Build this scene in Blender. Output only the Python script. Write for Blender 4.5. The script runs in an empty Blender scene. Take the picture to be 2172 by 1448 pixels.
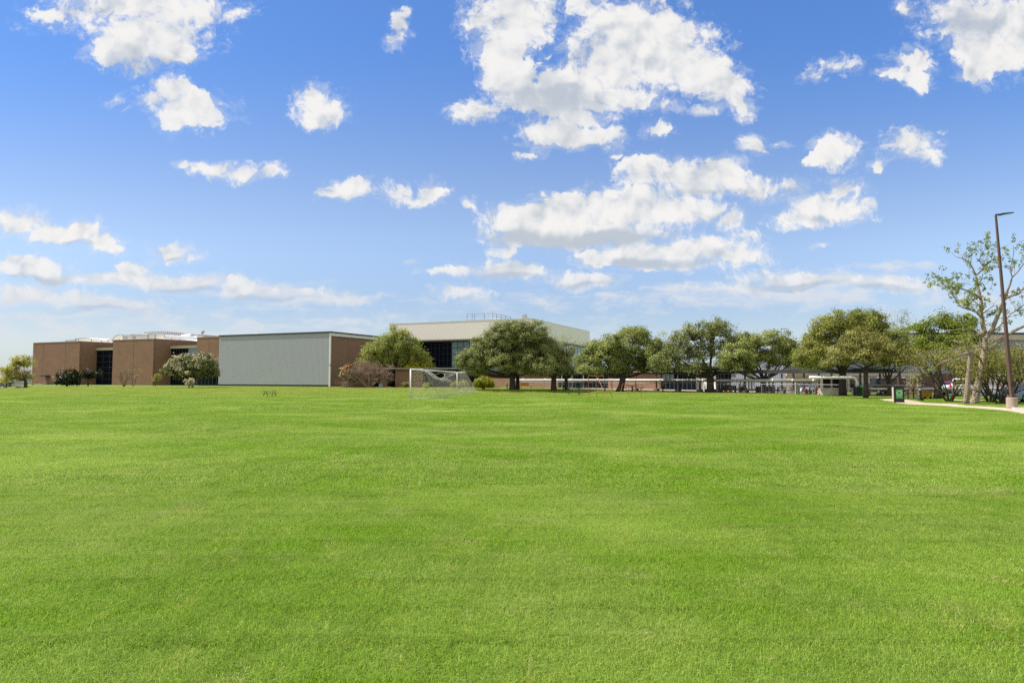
SUN_E, EXPO, SKY_E = 4.2, 0.95, 0.076
CLOUD = 6.0
SKY_SAT, SKY_HUE = 1.0, .5
SKY_HOR = (.44, .50, .62, 1)
SKY_LOW, SKY_MID, SKY_TINT = (.60, .57, .62, 1), (.83, .765, .775, 1), (.48, .665, .91, 1)
# grass: fresh dark, fresh light, dull dark, dull light, straw, yellowed, dry dark, dry light
GRASS = [(.108,.232,.013), (.345,.525,.036), (.20,.305,.045), (.46,.575,.125), (.74,.61,.31), (.50,.535,.115), (.25,.325,.043), (.44,.49,.105)]
NOGRASS = []
CBIAS = -.13
import bpy, math, random
import numpy as np
from mathutils import Vector, Matrix
SC = bpy.context.scene
COL = SC.collection
PI = math.pi
RND = random.Random(7)

# ------------------------------------------------------------------ camera
F, CX, CY, HC = 1350.0, 1086.0, 724.0, 1.9      # focal length in photo pixels, centre, eye height
PITCH = math.atan(76 / F)
CP, SP = math.cos(PITCH), math.sin(PITCH)
def ray(px, py):
    x, y = (px - CX) / F, (CY - py) / F
    return Vector((x, CP - SP * y, SP + CP * y))
def ground(px, py, z=0.0):
    d = ray(px, py); t = (z - HC) / d.z
    return Vector((d.x * t, d.y * t, z))
def at(px, py, D):
    d = ray(px, py); t = D / d.y
    return Vector((d.x * t, D, HC + d.z * t))
def base(px, D, z=0.0):                        # ground point at depth D under column px
    t = (px - CX) / F
    return Vector((t * (D * CP + (z - HC) * SP), D, z))
cam = bpy.data.cameras.new('camera')
cam.lens = 36 * F / 2172; cam.sensor_width = 36; cam.clip_end = 6000; cam.clip_start = .05
co = bpy.data.objects.new('camera', cam); COL.objects.link(co)
co.location = (0, 0, HC); co.rotation_euler = (PI / 2 + PITCH, 0, 0)
SC.camera = co

# ------------------------------------------------------------------ mesh builder
class MB:
    def __init__(s): s.v = []; s.f = []; s.m = []; s.mi = 0
    def add(s, vs, fs):
        n = len(s.v); s.v += [tuple(v) for v in vs]
        s.f += [tuple(i + n for i in f) for f in fs]; s.m += [s.mi] * len(fs)
    def box(s, x0, x1, y0, y1, z0, z1):
        x0, x1 = min(x0, x1), max(x0, x1); y0, y1 = min(y0, y1), max(y0, y1); z0, z1 = min(z0, z1), max(z0, z1)
        s.add([(x0,y0,z0),(x1,y0,z0),(x1,y1,z0),(x0,y1,z0),(x0,y0,z1),(x1,y0,z1),(x1,y1,z1),(x0,y1,z1)],
              [(0,3,2,1),(4,5,6,7),(0,1,5,4),(1,2,6,5),(2,3,7,6),(3,0,4,7)]); return s
    def cbox(s, x, y, z, w, d, h): return s.box(x-w/2, x+w/2, y-d/2, y+d/2, z, z+h)
    def tube(s, pts, rad, n=6, cap=True):
        pts = [Vector(p) for p in pts]
        if not hasattr(rad, '__len__'): rad = [rad] * len(pts)
        k = len(pts); vs = []; u = None
        for i in range(k):
            d = (pts[min(i+1, k-1)] - pts[max(i-1, 0)])
            d = d.normalized() if d.length > 1e-9 else Vector((0,0,1))
            if u is None: u = d.orthogonal().normalized()
            u = (u - d * u.dot(d)); u = u.normalized() if u.length > 1e-6 else d.orthogonal().normalized()
            w = d.cross(u)
            for j in range(n):
                a = 2 * PI * j / n + PI / n
                vs.append(pts[i] + (u * math.cos(a) + w * math.sin(a)) * rad[i])
        fs = [(i*n+j, i*n+(j+1)%n, (i+1)*n+(j+1)%n, (i+1)*n+j) for i in range(k-1) for j in range(n)]
        if cap: fs += [tuple(range(n))[::-1], tuple((k-1)*n+j for j in range(n))]
        s.add(vs, fs); return s
    def lathe(s, c, prof, n=12):                 # prof: (radius, z)
        s.tube([(c[0], c[1], c[2] + z) for r, z in prof], [max(r, 1e-4) for r, z in prof], n)
        return s
    def prism(s, poly, z0, z1):
        n = len(poly)
        s.add([(x, y, z0) for x, y in poly] + [(x, y, z1) for x, y in poly],
              [tuple(range(n))[::-1], tuple(range(n, 2*n))] + [(i, (i+1) % n, n+(i+1) % n, n+i) for i in range(n)]); return s
    def side(s, prof, x0, x1):                   # profile in (y, z) swept along x
        n = len(prof)
        s.add([(x0, y, z) for y, z in prof] + [(x1, y, z) for y, z in prof],
              [tuple(range(n))[::-1], tuple(range(n, 2*n))] + [(i, (i+1) % n, n+(i+1) % n, n+i) for i in range(n)]); return s
    def front(s, prof, y0, y1):                  # profile in (x, z) swept along y
        n = len(prof)
        s.add([(x, y0, z) for x, z in prof] + [(x, y1, z) for x, z in prof],
              [tuple(range(n)), tuple(range(n, 2*n))[::-1]] + [((i+1) % n, i, n+i, n+(i+1) % n) for i in range(n)]); return s
    def quad(s, a, b, c, d): s.add([a, b, c, d], [(0, 1, 2, 3)]); return s
    def ball(s, c, rx, ry, rz, n=10, m=7):
        vs = []; fs = []
        for i in range(m + 1):
            t = PI * i / m
            for j in range(n):
                a = 2 * PI * j / n
                vs.append((c[0] + rx*math.sin(t)*math.cos(a), c[1] + ry*math.sin(t)*math.sin(a), c[2] + rz*math.cos(t)))
        fs = [(i*n+j, (i+1)*n+j, (i+1)*n+(j+1)%n, i*n+(j+1)%n) for i in range(m) for j in range(n)]
        s.add(vs, fs); return s
    def build(s, name, mats, parent=None, smooth=False, bevel=0):
        me = bpy.data.meshes.new(name); me.from_pydata(s.v, [], s.f)
        mats = mats if isinstance(mats, (list, tuple)) else [mats]
        for m in mats: me.materials.append(m)
        if len(mats) > 1: me.polygons.foreach_set('material_index', s.m)
        if smooth: me.polygons.foreach_set('use_smooth', [True] * len(me.polygons))
        me.update(); o = bpy.data.objects.new(name, me); COL.objects.link(o)
        if parent: o.parent = parent
        if bevel:
            b = o.modifiers.new('bevel', 'BEVEL'); b.width = bevel; b.segments = 2; b.limit_method = 'ANGLE'
        return o
def npmesh(name, V, Q, mat, parent=None, smooth=False):   # quads from numpy
    me = bpy.data.meshes.new(name)
    V = np.asarray(V, np.float32); Q = np.asarray(Q, np.int32); k = Q.shape[1]
    me.vertices.add(len(V)); me.vertices.foreach_set('co', V.ravel())
    me.loops.add(Q.size); me.loops.foreach_set('vertex_index', Q.ravel())
    me.polygons.add(len(Q)); me.polygons.foreach_set('loop_start', np.arange(len(Q), dtype=np.int32) * k)
    try: me.polygons.foreach_set('loop_total', np.full(len(Q), k, np.int32))
    except Exception: pass
    for m in (mat if isinstance(mat, (list, tuple)) else [mat]): me.materials.append(m)
    me.update(calc_edges=True); me.validate()
    if smooth: me.polygons.foreach_set('use_smooth', np.ones(len(Q), bool))
    o = bpy.data.objects.new(name, me); COL.objects.link(o)
    if parent: o.parent = parent
    return o
def empty(name, loc, rz=0.0):
    o = bpy.data.objects.new(name, None); COL.objects.link(o); o.empty_display_size = .3
    o.location = loc; o.rotation_euler = (0, 0, rz); return o
def tag(o, label=None, cat=None, group=None, kind=None):
    if label: o['label'] = label
    if cat: o['category'] = cat
    if group: o['group'] = group
    if kind: o['kind'] = kind
    return o
def thing(name, label, cat, loc=(0,0,0), rz=0.0, group=None):
    return tag(empty(name, loc, rz), label, cat, group)
def children(o): return [c for c in COL.objects if c.parent == o]
def copy_tree(o, label=None, loc=None, rz=None):
    c = o.copy(); COL.objects.link(c)
    for a in children(o):
        b = a.copy(); COL.objects.link(b); b.parent = c
        for g in children(a):
            h = g.copy(); COL.objects.link(h); h.parent = b
    if label: c['label'] = label
    if loc is not None: c.location = loc
    if rz is not None: c.rotation_euler[2] = rz
    return c

# ------------------------------------------------------------------ materials
def newmat(name):
    m = bpy.data.materials.new(name); m.use_nodes = True
    nt = m.node_tree; nt.nodes.clear()
    out = nt.nodes.new('ShaderNodeOutputMaterial')
    return m, nt, out
def N(nt, t, **kw):
    n = nt.nodes.new(t)
    for k, v in kw.items():
        if k.startswith('i_'):
            key = k[2:]; n.inputs[int(key) if key.isdigit() else key.replace('_', ' ')].default_value = v
        else: setattr(n, k, v)
    return n
def c4(c): return (c[0], c[1], c[2], 1)
def mat(name, col, rough=.6, var=.12, scale=1.5, metal=0.0, bump=0.0, bscale=30, spec=.4, stretch=(1,1,1), dirt=None):
    """plain surface with two scales of tone variation and optional bump"""
    m, nt, out = newmat(name)
    b = N(nt, 'ShaderNodeBsdfPrincipled'); b.inputs['Roughness'].default_value = rough
    b.inputs['Metallic'].default_value = metal; b.inputs['Specular IOR Level'].default_value = spec
    tc = N(nt, 'ShaderNodeTexCoord'); mp = N(nt, 'ShaderNodeMapping'); mp.inputs['Scale'].default_value = stretch
    nt.links.new(tc.outputs['Object'], mp.inputs[0])
    n1 = N(nt, 'ShaderNodeTexNoise'); n1.inputs['Scale'].default_value = scale; n1.inputs['Detail'].default_value = 8
    n1.inputs['Roughness'].default_value = .65
    nt.links.new(mp.outputs[0], n1.inputs['Vector'])
    r = N(nt, 'ShaderNodeValToRGB')
    r.color_ramp.elements[0].position = .28; r.color_ramp.elements[1].position = .72
    r.color_ramp.elements[0].color = c4([max(0, x * (1 - var)) for x in col])
    r.color_ramp.elements[1].color = c4([min(1, x * (1 + var)) for x in col])
    nt.links.new(n1.outputs['Fac'], r.inputs[0]); last = r.outputs[0]
    if dirt:
        n3 = N(nt, 'ShaderNodeTexNoise'); n3.inputs['Scale'].default_value = dirt[1]; n3.inputs['Detail'].default_value = 5
        mp3 = N(nt, 'ShaderNodeMapping'); mp3.inputs['Scale'].default_value = dirt[3] if len(dirt) > 3 else (1,1,1)
        nt.links.new(tc.outputs['Object'], mp3.inputs[0]); nt.links.new(mp3.outputs[0], n3.inputs['Vector'])
        r3 = N(nt, 'ShaderNodeValToRGB'); r3.color_ramp.elements[0].position = dirt[2]; r3.color_ramp.elements[1].position = dirt[2] + .05
        nt.links.new(n3.outputs['Fac'], r3.inputs[0])
        mx = N(nt, 'ShaderNodeMix', data_type='RGBA'); nt.links.new(r3.outputs[0], mx.inputs[0])
        nt.links.new(last, mx.inputs[6]); mx.inputs[7].default_value = c4(dirt[0]); last = mx.outputs[2]
    nt.links.new(last, b.inputs['Base Color'])
    if bump:
        n2 = N(nt, 'ShaderNodeTexNoise'); n2.inputs['Scale'].default_value = bscale; n2.inputs['Detail'].default_value = 4
        nt.links.new(mp.outputs[0], n2.inputs['Vector'])
        bp = N(nt, 'ShaderNodeBump'); bp.inputs['Strength'].default_value = bump; bp.inputs['Distance'].default_value = .05
        nt.links.new(n2.outputs['Fac'], bp.inputs['Height']); nt.links.new(bp.outputs[0], b.inputs['Normal'])
    nt.links.new(b.outputs[0], out.inputs[0]); return m
def brick(name, c1, c2, mortar, bw=.4, bh=.2):
    m, nt, out = newmat(name)
    b = N(nt, 'ShaderNodeBsdfPrincipled'); b.inputs['Roughness'].default_value = .85; b.inputs['Specular IOR Level'].default_value = .2
    tc = N(nt, 'ShaderNodeTexCoord'); sp = N(nt, 'ShaderNodeSeparateXYZ'); nt.links.new(tc.outputs['Object'], sp.inputs[0])
    ad = N(nt, 'ShaderNodeMath', operation='ADD'); nt.links.new(sp.outputs[0], ad.inputs[0]); nt.links.new(sp.outputs[1], ad.inputs[1])
    cb = N(nt, 'ShaderNodeCombineXYZ'); nt.links.new(ad.outputs[0], cb.inputs[0]); nt.links.new(sp.outputs[2], cb.inputs[1])
    bt = N(nt, 'ShaderNodeTexBrick'); bt.inputs['Color1'].default_value = c4(c1); bt.inputs['Color2'].default_value = c4(c2)
    bt.inputs['Mortar'].default_value = c4(mortar); bt.inputs['Scale'].default_value = 1; bt.inputs['Mortar Size'].default_value = .012
    bt.inputs['Brick Width'].default_value = bw; bt.inputs['Row Height'].default_value = bh
    nt.links.new(cb.outputs[0], bt.inputs['Vector'])
    n1 = N(nt, 'ShaderNodeTexNoise'); n1.inputs['Scale'].default_value = .35; n1.inputs['Detail'].default_value = 9; n1.inputs['Roughness'].default_value = .7
    mp = N(nt, 'ShaderNodeMapping'); mp.inputs['Scale'].default_value = (1, 1, 1.6)
    nt.links.new(tc.outputs['Object'], mp.inputs[0]); nt.links.new(mp.outputs[0], n1.inputs['Vector'])
    mr = N(nt, 'ShaderNodeMapRange'); mr.inputs[1].default_value = .25; mr.inputs[2].default_value = .75; mr.inputs[3].default_value = .84; mr.inputs[4].default_value = 1.14
    nt.links.new(n1.outputs['Fac'], mr.inputs[0])
    mu = N(nt, 'ShaderNodeVectorMath', operation='SCALE'); nt.links.new(bt.outputs[0], mu.inputs[0]); nt.links.new(mr.outputs[0], mu.inputs['Scale'])
    nt.links.new(mu.outputs[0], b.inputs['Base Color'])
    nt.links.new(b.outputs[0], out.inputs[0]); return m
def ribbed(name, col, pitch=.3, rough=.45, metal=0.0, depth=.6, dirt=None, spec=.4, var=.05):
    """vertically ribbed sheet metal"""
    m = mat(name, col, rough, var, .25, metal, spec=spec, dirt=dirt)
    nt = m.node_tree; b = [n for n in nt.nodes if n.type == 'BSDF_PRINCIPLED'][0]
    tc = N(nt, 'ShaderNodeTexCoord'); sp = N(nt, 'ShaderNodeSeparateXYZ'); nt.links.new(tc.outputs['Object'], sp.inputs[0])
    ad = N(nt, 'ShaderNodeMath', operation='ADD'); nt.links.new(sp.outputs[0], ad.inputs[0]); nt.links.new(sp.outputs[1], ad.inputs[1])
    mu = N(nt, 'ShaderNodeMath', operation='MULTIPLY'); mu.inputs[1].default_value = 2 * PI / pitch; nt.links.new(ad.outputs[0], mu.inputs[0])
    si = N(nt, 'ShaderNodeMath', operation='SINE'); nt.links.new(mu.outputs[0], si.inputs[0])
    bp = N(nt, 'ShaderNodeBump'); bp.inputs['Strength'].default_value = depth; bp.inputs['Distance'].default_value = .03
    nt.links.new(si.outputs[0], bp.inputs['Height']); nt.links.new(bp.outputs[0], b.inputs['Normal'])
    return m
def glassmat(name, col, rough=.06, spec=.5, ior=1.45, var=0.35):
    m = mat(name, col, rough, var, .12, spec=spec)
    b = [n for n in m.node_tree.nodes if n.type == 'BSDF_PRINCIPLED'][0]; b.inputs['IOR'].default_value = ior
    return m
def leafmat(name, cols, trans=.35, rough=.5, clump=.5):
    """leaf colours vary from leaf to leaf and, more broadly, from twig to twig"""
    m, nt, out = newmat(name)
    g = N(nt, 'ShaderNodeNewGeometry'); r = N(nt, 'ShaderNodeValToRGB')
    els = r.color_ramp.elements
    while len(els) < len(cols): els.new(.5)
    for i, c in enumerate(cols):
        els[i].position = i / (len(cols) - 1); els[i].color = c4(c)
    tc = N(nt, 'ShaderNodeTexCoord'); n1 = N(nt, 'ShaderNodeTexNoise'); n1.inputs['Scale'].default_value = clump; n1.inputs['Detail'].default_value = 3
    nt.links.new(tc.outputs['Object'], n1.inputs['Vector'])
    mr = N(nt, 'ShaderNodeMapRange'); mr.inputs[1].default_value = .3; mr.inputs[2].default_value = .7; mr.inputs[3].default_value = 0; mr.inputs[4].default_value = 1
    nt.links.new(n1.outputs['Fac'], mr.inputs[0])
    mx = N(nt, 'ShaderNodeMix', data_type='FLOAT'); mx.inputs[0].default_value = .5
    nt.links.new(g.outputs['Random Per Island'], mx.inputs[2]); nt.links.new(mr.outputs[0], mx.inputs[3])
    nt.links.new(mx.outputs[0], r.inputs[0])
    b = N(nt, 'ShaderNodeBsdfPrincipled'); b.inputs['Roughness'].default_value = rough; b.inputs['Specular IOR Level'].default_value = .25
    t = N(nt, 'ShaderNodeBsdfTranslucent'); ms = N(nt, 'ShaderNodeMixShader'); ms.inputs[0].default_value = trans
    nt.links.new(r.outputs[0], b.inputs['Base Color']); nt.links.new(r.outputs[0], t.inputs[0])
    nt.links.new(b.outputs[0], ms.inputs[1]); nt.links.new(t.outputs[0], ms.inputs[2]); nt.links.new(ms.outputs[0], out.inputs[0])
    return m
M = {}
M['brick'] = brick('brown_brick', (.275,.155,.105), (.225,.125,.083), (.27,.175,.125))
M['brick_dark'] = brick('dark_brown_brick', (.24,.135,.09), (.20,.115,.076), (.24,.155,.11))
M['joint'] = mat('brick_joint', (.13,.085,.06))
M['silver'] = ribbed('silver_ribbed_siding', (.325,.335,.375), .32, .55, .0, .16, var=.02)
M['cream'] = mat('cream_panel', (.82,.755,.70), .7, .02, .12, dirt=((.30,.28,.25), 1.1, .735, (1,1,.28)))
M['canopy_edge'] = mat('weathered_canopy_edge', (.27,.245,.22), .7, .12)
M['white_trim'] = mat('white_trim', (.72,.70,.66), .6, .06)
M['beige_trim'] = mat('beige_trim', (.50,.42,.33), .7, .08)
M['dark_trim'] = mat('dark_metal_trim', (.035,.033,.032), .5, .15)
M['brown_metal'] = mat('brown_painted_metal', (.10,.056,.042), .5, .15, 3)
M['black'] = mat('black_paint', (.012,.012,.013), .5, .2, 4)
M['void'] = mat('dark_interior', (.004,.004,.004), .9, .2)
M['glass'] = glassmat('dark_navy_glass', (.004,.006,.013), .05, .3, 1.25)
M['glass_sky'] = glassmat('sky_reflection_glass', (.15,.22,.26), .12, .6, 1.5)  # blue-grey base colour stands in for the reflected sky
M['mullion'] = mat('dark_window_mullion', (.03,.035,.045), .5, .1)
M['roof_white'] = mat('white_roof_membrane', (.80,.80,.79), .6, .04)
M['roof_grey'] = ribbed('grey_standing_seam', (.30,.31,.33), .9, .5, .0, .9)
M['roof'] = mat('grey_roof_gravel', (.33,.32,.30), .9, .15, 4)
M['wire'] = mat('dark_wire', (.06,.06,.065), .5)
M['steel'] = mat('galvanised_steel', (.36,.37,.38), .45, .1, 4, .4)
M['pale_siding'] = ribbed('pale_blue_grey_siding', (.215,.24,.29), .3, .5, 0, .5)
M['concrete'] = mat('concrete', (.47,.41,.34), .9, .14, 5, bump=.2)
M['path'] = mat('sandy_concrete', (.44,.35,.27), .9, .1, 2, bump=.15)
M['pale_concrete'] = mat('pale_concrete', (.74,.64,.53), .9, .08, 2)
M['pebble'] = mat('exposed_aggregate', (.36,.29,.225), .95, .3, 14, bump=.8, bscale=40)
M['asphalt'] = mat('asphalt', (.09,.09,.09), .9, .2, 3)
M['pipe'] = mat('pipe_jacket', (.42,.40,.37), .45, .06, 2, .1)
M['white'] = mat('white_paint', (.80,.80,.79), .45, .05, 2)
M['red'] = mat('red_paint', (.25,.022,.018), .4, .15, 4)
M['rust'] = mat('rust_orange_paint', (.27,.095,.045), .7, .25, 6)
M['orange'] = mat('faded_orange_paint', (.50,.20,.08), .7, .2, 6)
M['yellow'] = mat('yellow_plastic', (.55,.31,.02), .45, .12, 4)
M['green'] = mat('green_plastic', (.015,.16,.06), .45, .15, 4)
M['wood_dark'] = mat('dark_stained_wood', (.045,.035,.03), .7, .3, 6, stretch=(1,1,8))
M['brown_door'] = mat('brown_door', (.10,.062,.045), .6, .12)
M['bark'] = mat('grey_brown_bark', (.06,.047,.036), .95, .35, 6, bump=.9, bscale=14, stretch=(1,1,.3))
M['bark_light'] = mat('pale_ridged_bark', (.25,.20,.155), .95, .38, 7, bump=1.0, bscale=12, stretch=(1,1,.25))
M['bark_tan'] = mat('smooth_tan_bark', (.30,.21,.155), .8, .25, 5, bump=.3)
M['pale_twig'] = mat('pale_bare_twigs', (.40,.32,.24), .9, .2, 6)
M['twig'] = mat('brown_twigs', (.17,.115,.085), .9, .25, 4)
M['net'] = mat('pale_net_cord', (.70,.64,.58), .8, .1)
M['tan_wall'] = mat('tan_wall', (.60,.52,.44), .9, .1, 1)
M['grey_wall'] = mat('grey_wall', (.16,.16,.18), .8, .1, 1)
M['rubber'] = mat('tyre_rubber', (.015,.015,.016), .8, .2)
M['rim'] = mat('alloy_rim', (.5,.5,.52), .3, .08, 3, .8)
M['lens'] = mat('clear_lens', (.75,.76,.78), .15, .1, 4)
M['tail'] = mat('red_lens', (.45,.015,.015), .25, .1, 4)
M['carglass'] = glassmat('car_glass', (.02,.028,.035), .04, .6, 1.5)
M['skin'] = mat('skin', (.42,.25,.17), .6, .06, 6)
M['hair'] = mat('dark_hair', (.02,.014,.011), .6, .2, 12)
M['hair_brown'] = mat('brown_hair', (.12,.06,.03), .6, .2, 12)
M['cloth_black'] = mat('black_cloth', (.014,.014,.016), .9, .2, 8)
M['cloth_white'] = mat('white_cloth', (.74,.74,.75), .9, .08, 8)
M['cloth_pink'] = mat('pale_pink_cloth', (.66,.46,.43), .9, .1, 8)
M['denim'] = mat('blue_denim', (.12,.17,.25), .9, .18, 10)
M['denim_pale'] = mat('pale_denim', (.46,.52,.60), .9, .15, 10)
M['mid_green'] = mat('mid_green_wire', (.075,.15,.04), .6, .2)
M['dgreen'] = mat('dark_green_wire', (.03,.07,.03), .6, .2)
M['brown_olive_box'] = mat('olive_box', (.10,.11,.04), .7, .2)
M['brown_cloth'] = mat('brown_leather', (.20,.11,.06), .7, .2, 8)
M['sign_blue'] = mat('sign_blue', (.03,.17,.42), .4, .08)
M['screen_green'] = mat('green_poster', (.055,.24,.075), .35, .12, 3)
M['screen_pale'] = mat('pale_green_ink', (.34,.52,.33), .4, .1)
# ------------------------------------------------------------------ light and sky
SUN_EL, SUN_AZ = math.radians(52), math.radians(-75)      # azimuth from +Y, clockwise: the sun stands to the left
sd = Vector((math.sin(SUN_AZ) * math.cos(SUN_EL), math.cos(SUN_AZ) * math.cos(SUN_EL), math.sin(SUN_EL)))
sun = bpy.data.lights.new('sun', 'SUN'); sun.energy = SUN_E; sun.angle = math.radians(.5); sun.color = (1, .95, .87)
so = bpy.data.objects.new('sun', sun); COL.objects.link(so); so.location = (-40, 10, 60)
so.rotation_euler = (-sd).to_track_quat('-Z', 'Y').to_euler()
SC.view_settings.view_transform = 'Standard'; SC.view_settings.look = 'None'; SC.view_settings.gamma = 1
SC.view_settings.exposure = EXPO
SC.cycles.max_bounces = 6; SC.cycles.transparent_max_bounces = 8; SC.cycles.diffuse_bounces = 3
SC.cycles.glossy_bounces = 3; SC.cycles.transmission_bounces = 3
SC.cycles.sample_clamp_indirect = 4
SC.cycles.use_denoising = False
SC.cycles.blur_glossy = 0.5

# cumulus (px, py, rx, ry, strength), in photo pixels, turned below into fixed directions of the sky
CUM = [(300,12,165,48,1),(315,75,110,55,1),(285,105,100,34,.9),(372,112,48,38,.95),(175,25,70,28,.45),(425,22,50,30,.8),(300,140,50,16,.6),
 (398,232,68,36,.75),(365,195,42,26,.85),(402,222,55,32,.95),(440,248,28,20,.8),(325,215,30,16,.4),
 (664,205,34,28,.85),(692,238,46,34,.85),(655,248,24,18,.55),(850,58,17,26,.7),(836,92,16,13,.6),(862,34,10,18,.5),
 (1100,30,75,70,1),(1040,45,52,44,.75),(1062,110,54,50,.95),(1085,170,58,44,1),(1115,205,70,30,.95),(1008,228,44,20,.7),(985,244,22,14,.6),
 (1352,85,112,80,1.1),(1300,130,125,74,1.1),(1410,125,112,66,1.05),(1222,182,84,44,1),(1480,152,76,48,1),(1545,188,48,42,.95),(1570,222,26,26,.8),
 (1255,225,66,20,.8),(1180,228,64,18,.8),(1335,45,64,42,1),(1245,8,44,26,.5),(1460,58,42,18,.6),(1502,68,24,13,.5),(1300,205,90,26,.9),
 (1150,281,50,30,.95),(1212,291,64,26,.95),(1272,291,44,22,.7),(1240,255,46,22,.55),(1398,275,26,15,.45),(1420,225,25,12,.3),
 (1370,358,56,26,.85),(1350,384,40,20,.75),(1440,374,74,30,.9),(1530,364,54,26,.8),(1520,390,84,22,.8),(1592,401,54,24,.85),(1480,400,74,20,.7),
 (1118,464,80,36,1),(1205,450,94,42,1.05),(1322,440,134,42,1.05),(1425,440,86,32,.95),(1490,447,44,19,.8),(1150,500,104,26,.95),(1285,495,144,32,.95),(1542,461,30,22,.75),
 (1430,533,168,30,.95),(1330,545,108,24,.95),(1555,541,86,19,.9),(1490,518,94,16,.8),(1260,535,50,12,.7),(1420,560,120,14,.8),
 (1605,312,29,18,.75),(1760,318,44,30,.9),(1735,342,30,14,.7),(1930,308,54,28,.9),(1960,331,36,16,.7),(1860,352,16,10,.6),
 (1750,438,72,32,.95),(1700,462,60,20,.9),(1802,440,48,22,.8),(1790,400,32,20,.6),(1692,400,22,12,.35),
 (2090,45,120,54,1),(2110,108,78,52,1),(2158,60,60,70,1),(2082,152,42,28,.8),(1925,15,20,15,.6),(1938,128,42,26,.75),(1908,160,40,14,.6),(1952,165,26,22,.7),
 (1780,140,32,10,.35),(1722,165,18,7,.3),
 (45,470,52,28,.95),(105,490,62,24,.95),(165,488,62,27,.95),(218,512,46,20,.85),(252,526,22,10,.5),
 (352,533,38,18,.75),(398,546,24,8,.45),(276,571,30,17,.85),(60,574,80,24,.95),(115,588,48,17,.85),
 (390,346,20,10,.7),(452,352,50,14,.7),(505,366,42,16,.8),(562,369,32,14,.8),(745,402,42,21,.9),(716,411,28,11,.6),(912,410,31,24,.9),(884,424,24,10,.7),(830,414,20,13,.45),
 (230,592,55,12,.5),(320,597,60,13,.55),(400,600,48,15,.6),(500,606,46,15,.6),(560,618,50,13,.5),(640,625,36,11,.5),(30,628,50,16,.6),(150,632,40,10,.45),(265,648,60,10,.4),(720,635,50,9,.35),(975,622,46,12,.5),(1790,603,60,10,.5),(1885,600,70,11,.5),(1590,612,60,8,.35),
 (1420,96,16,10,.4),(500,30,22,12,.35),(245,205,12,8,.3),(1880,150,16,8,.35),(1000,430,12,8,.4),(1735,522,16,5,.4),(1490,232,18,9,.45),(1305,330,8,5,.4),(1115,322,14,9,.4),(880,557,12,4,.35),(1575,495,26,9,.45),(1650,300,12,5,.3),
 (1062,575,112,17,.8),(958,576,50,11,.65),(1225,597,86,15,.75),(1688,591,96,18,.75),(1070,536,14,6,.3)]
WISP = [(280,595,130,18,.8),(400,600,110,21,.9),(530,615,130,20,.8),(640,632,100,15,.7),(745,637,100,11,.55),(80,632,100,24,.85),(200,646,140,16,.7),(300,652,80,13,.6),
 (975,625,54,13,.7),(1800,601,130,18,.85),(1900,598,95,15,.8),(1500,614,130,12,.6),(1690,625,230,20,.75),(1885,566,85,11,.7),(1935,560,70,9,.5),(1280,630,90,9,.45),
 (60,690,300,30,.25),(500,690,400,22,.2),(1500,640,420,14,.3),(2100,640,160,20,.35)]
SHADE = [(300,150,170,60,.6),(1190,205,140,60,.7),(1090,225,90,34,.55),(2050,60,110,60,.55),(1130,510,130,30,1),(1270,505,150,24,1),(1400,562,170,16,.9),(1330,555,70,16,.8),
 (150,516,90,14,.8),(60,598,100,12,.7),(1060,587,120,10,.8),(1225,607,90,8,.7),(1690,606,130,12,1),(1880,612,120,12,.9),(400,616,120,12,.8),(560,632,160,12,.8),(200,655,160,10,.7),
 (1200,312,80,10,.5),(1740,464,70,14,.6),(352,546,36,8,.6),(1500,408,120,10,.5)]
W = bpy.data.worlds.new('World'); SC.world = W; W.use_nodes = True
nt = W.node_tree; nt.nodes.clear(); L = nt.links.new
def Mth(op, a, b=None, c=None):
    n = nt.nodes.new('ShaderNodeMath'); n.operation = op
    for i, x in enumerate((a, b, c)):
        if x is None: continue
        if isinstance(x, (int, float)): n.inputs[i].default_value = x
        else: L(x, n.inputs[i])
    return n.outputs[0]
def Vm(op, a, b=None, c=None, scale=None):
    n = nt.nodes.new('ShaderNodeVectorMath'); n.operation = op
    for i, x in enumerate((a, b, c)):
        if x is None: continue
        if isinstance(x, tuple): n.inputs[i].default_value = x
        else: L(x, n.inputs[i])
    if scale is not None: n.inputs['Scale'].default_value = scale
    return n.outputs['Value'] if op == 'LENGTH' else n.outputs[0]
def noise(vec, scale, detail, rough=.55, col=False, lac=2.0, dim='2D'):
    n = nt.nodes.new('ShaderNodeTexNoise'); n.noise_dimensions = dim; n.inputs['Scale'].default_value = scale; n.inputs['Detail'].default_value = detail
    n.inputs['Roughness'].default_value = rough; n.inputs['Lacunarity'].default_value = lac
    L(vec, n.inputs['Vector']); return n.outputs['Color' if col else 'Fac']
def smooth(x, a, b, lo=0, hi=1):
    n = nt.nodes.new('ShaderNodeMapRange'); n.interpolation_type = 'SMOOTHSTEP'
    n.inputs[1].default_value = a; n.inputs[2].default_value = b; n.inputs[3].default_value = lo; n.inputs[4].default_value = hi
    L(x, n.inputs[0]); return n.outputs[0]
out = nt.nodes.new('ShaderNodeOutputWorld'); bg = nt.nodes.new('ShaderNodeBackground')
sky = nt.nodes.new('ShaderNodeTexSky'); sky.sky_type = 'NISHITA'; sky.sun_disc = False
sky.sun_elevation = SUN_EL; sky.sun_rotation = SUN_AZ
sky.altitude = 200; sky.air_density = 1.0; sky.dust_density = .25; sky.ozone_density = 3.0
tc = nt.nodes.new('ShaderNodeTexCoord'); sx = nt.nodes.new('ShaderNodeSeparateXYZ'); L(tc.outputs['Generated'], sx.inputs[0])
yy = Mth('MAXIMUM', sx.outputs[1], .08)
u = Mth('DIVIDE', sx.outputs[0], yy); v = Mth('DIVIDE', sx.outputs[2], yy)
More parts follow.
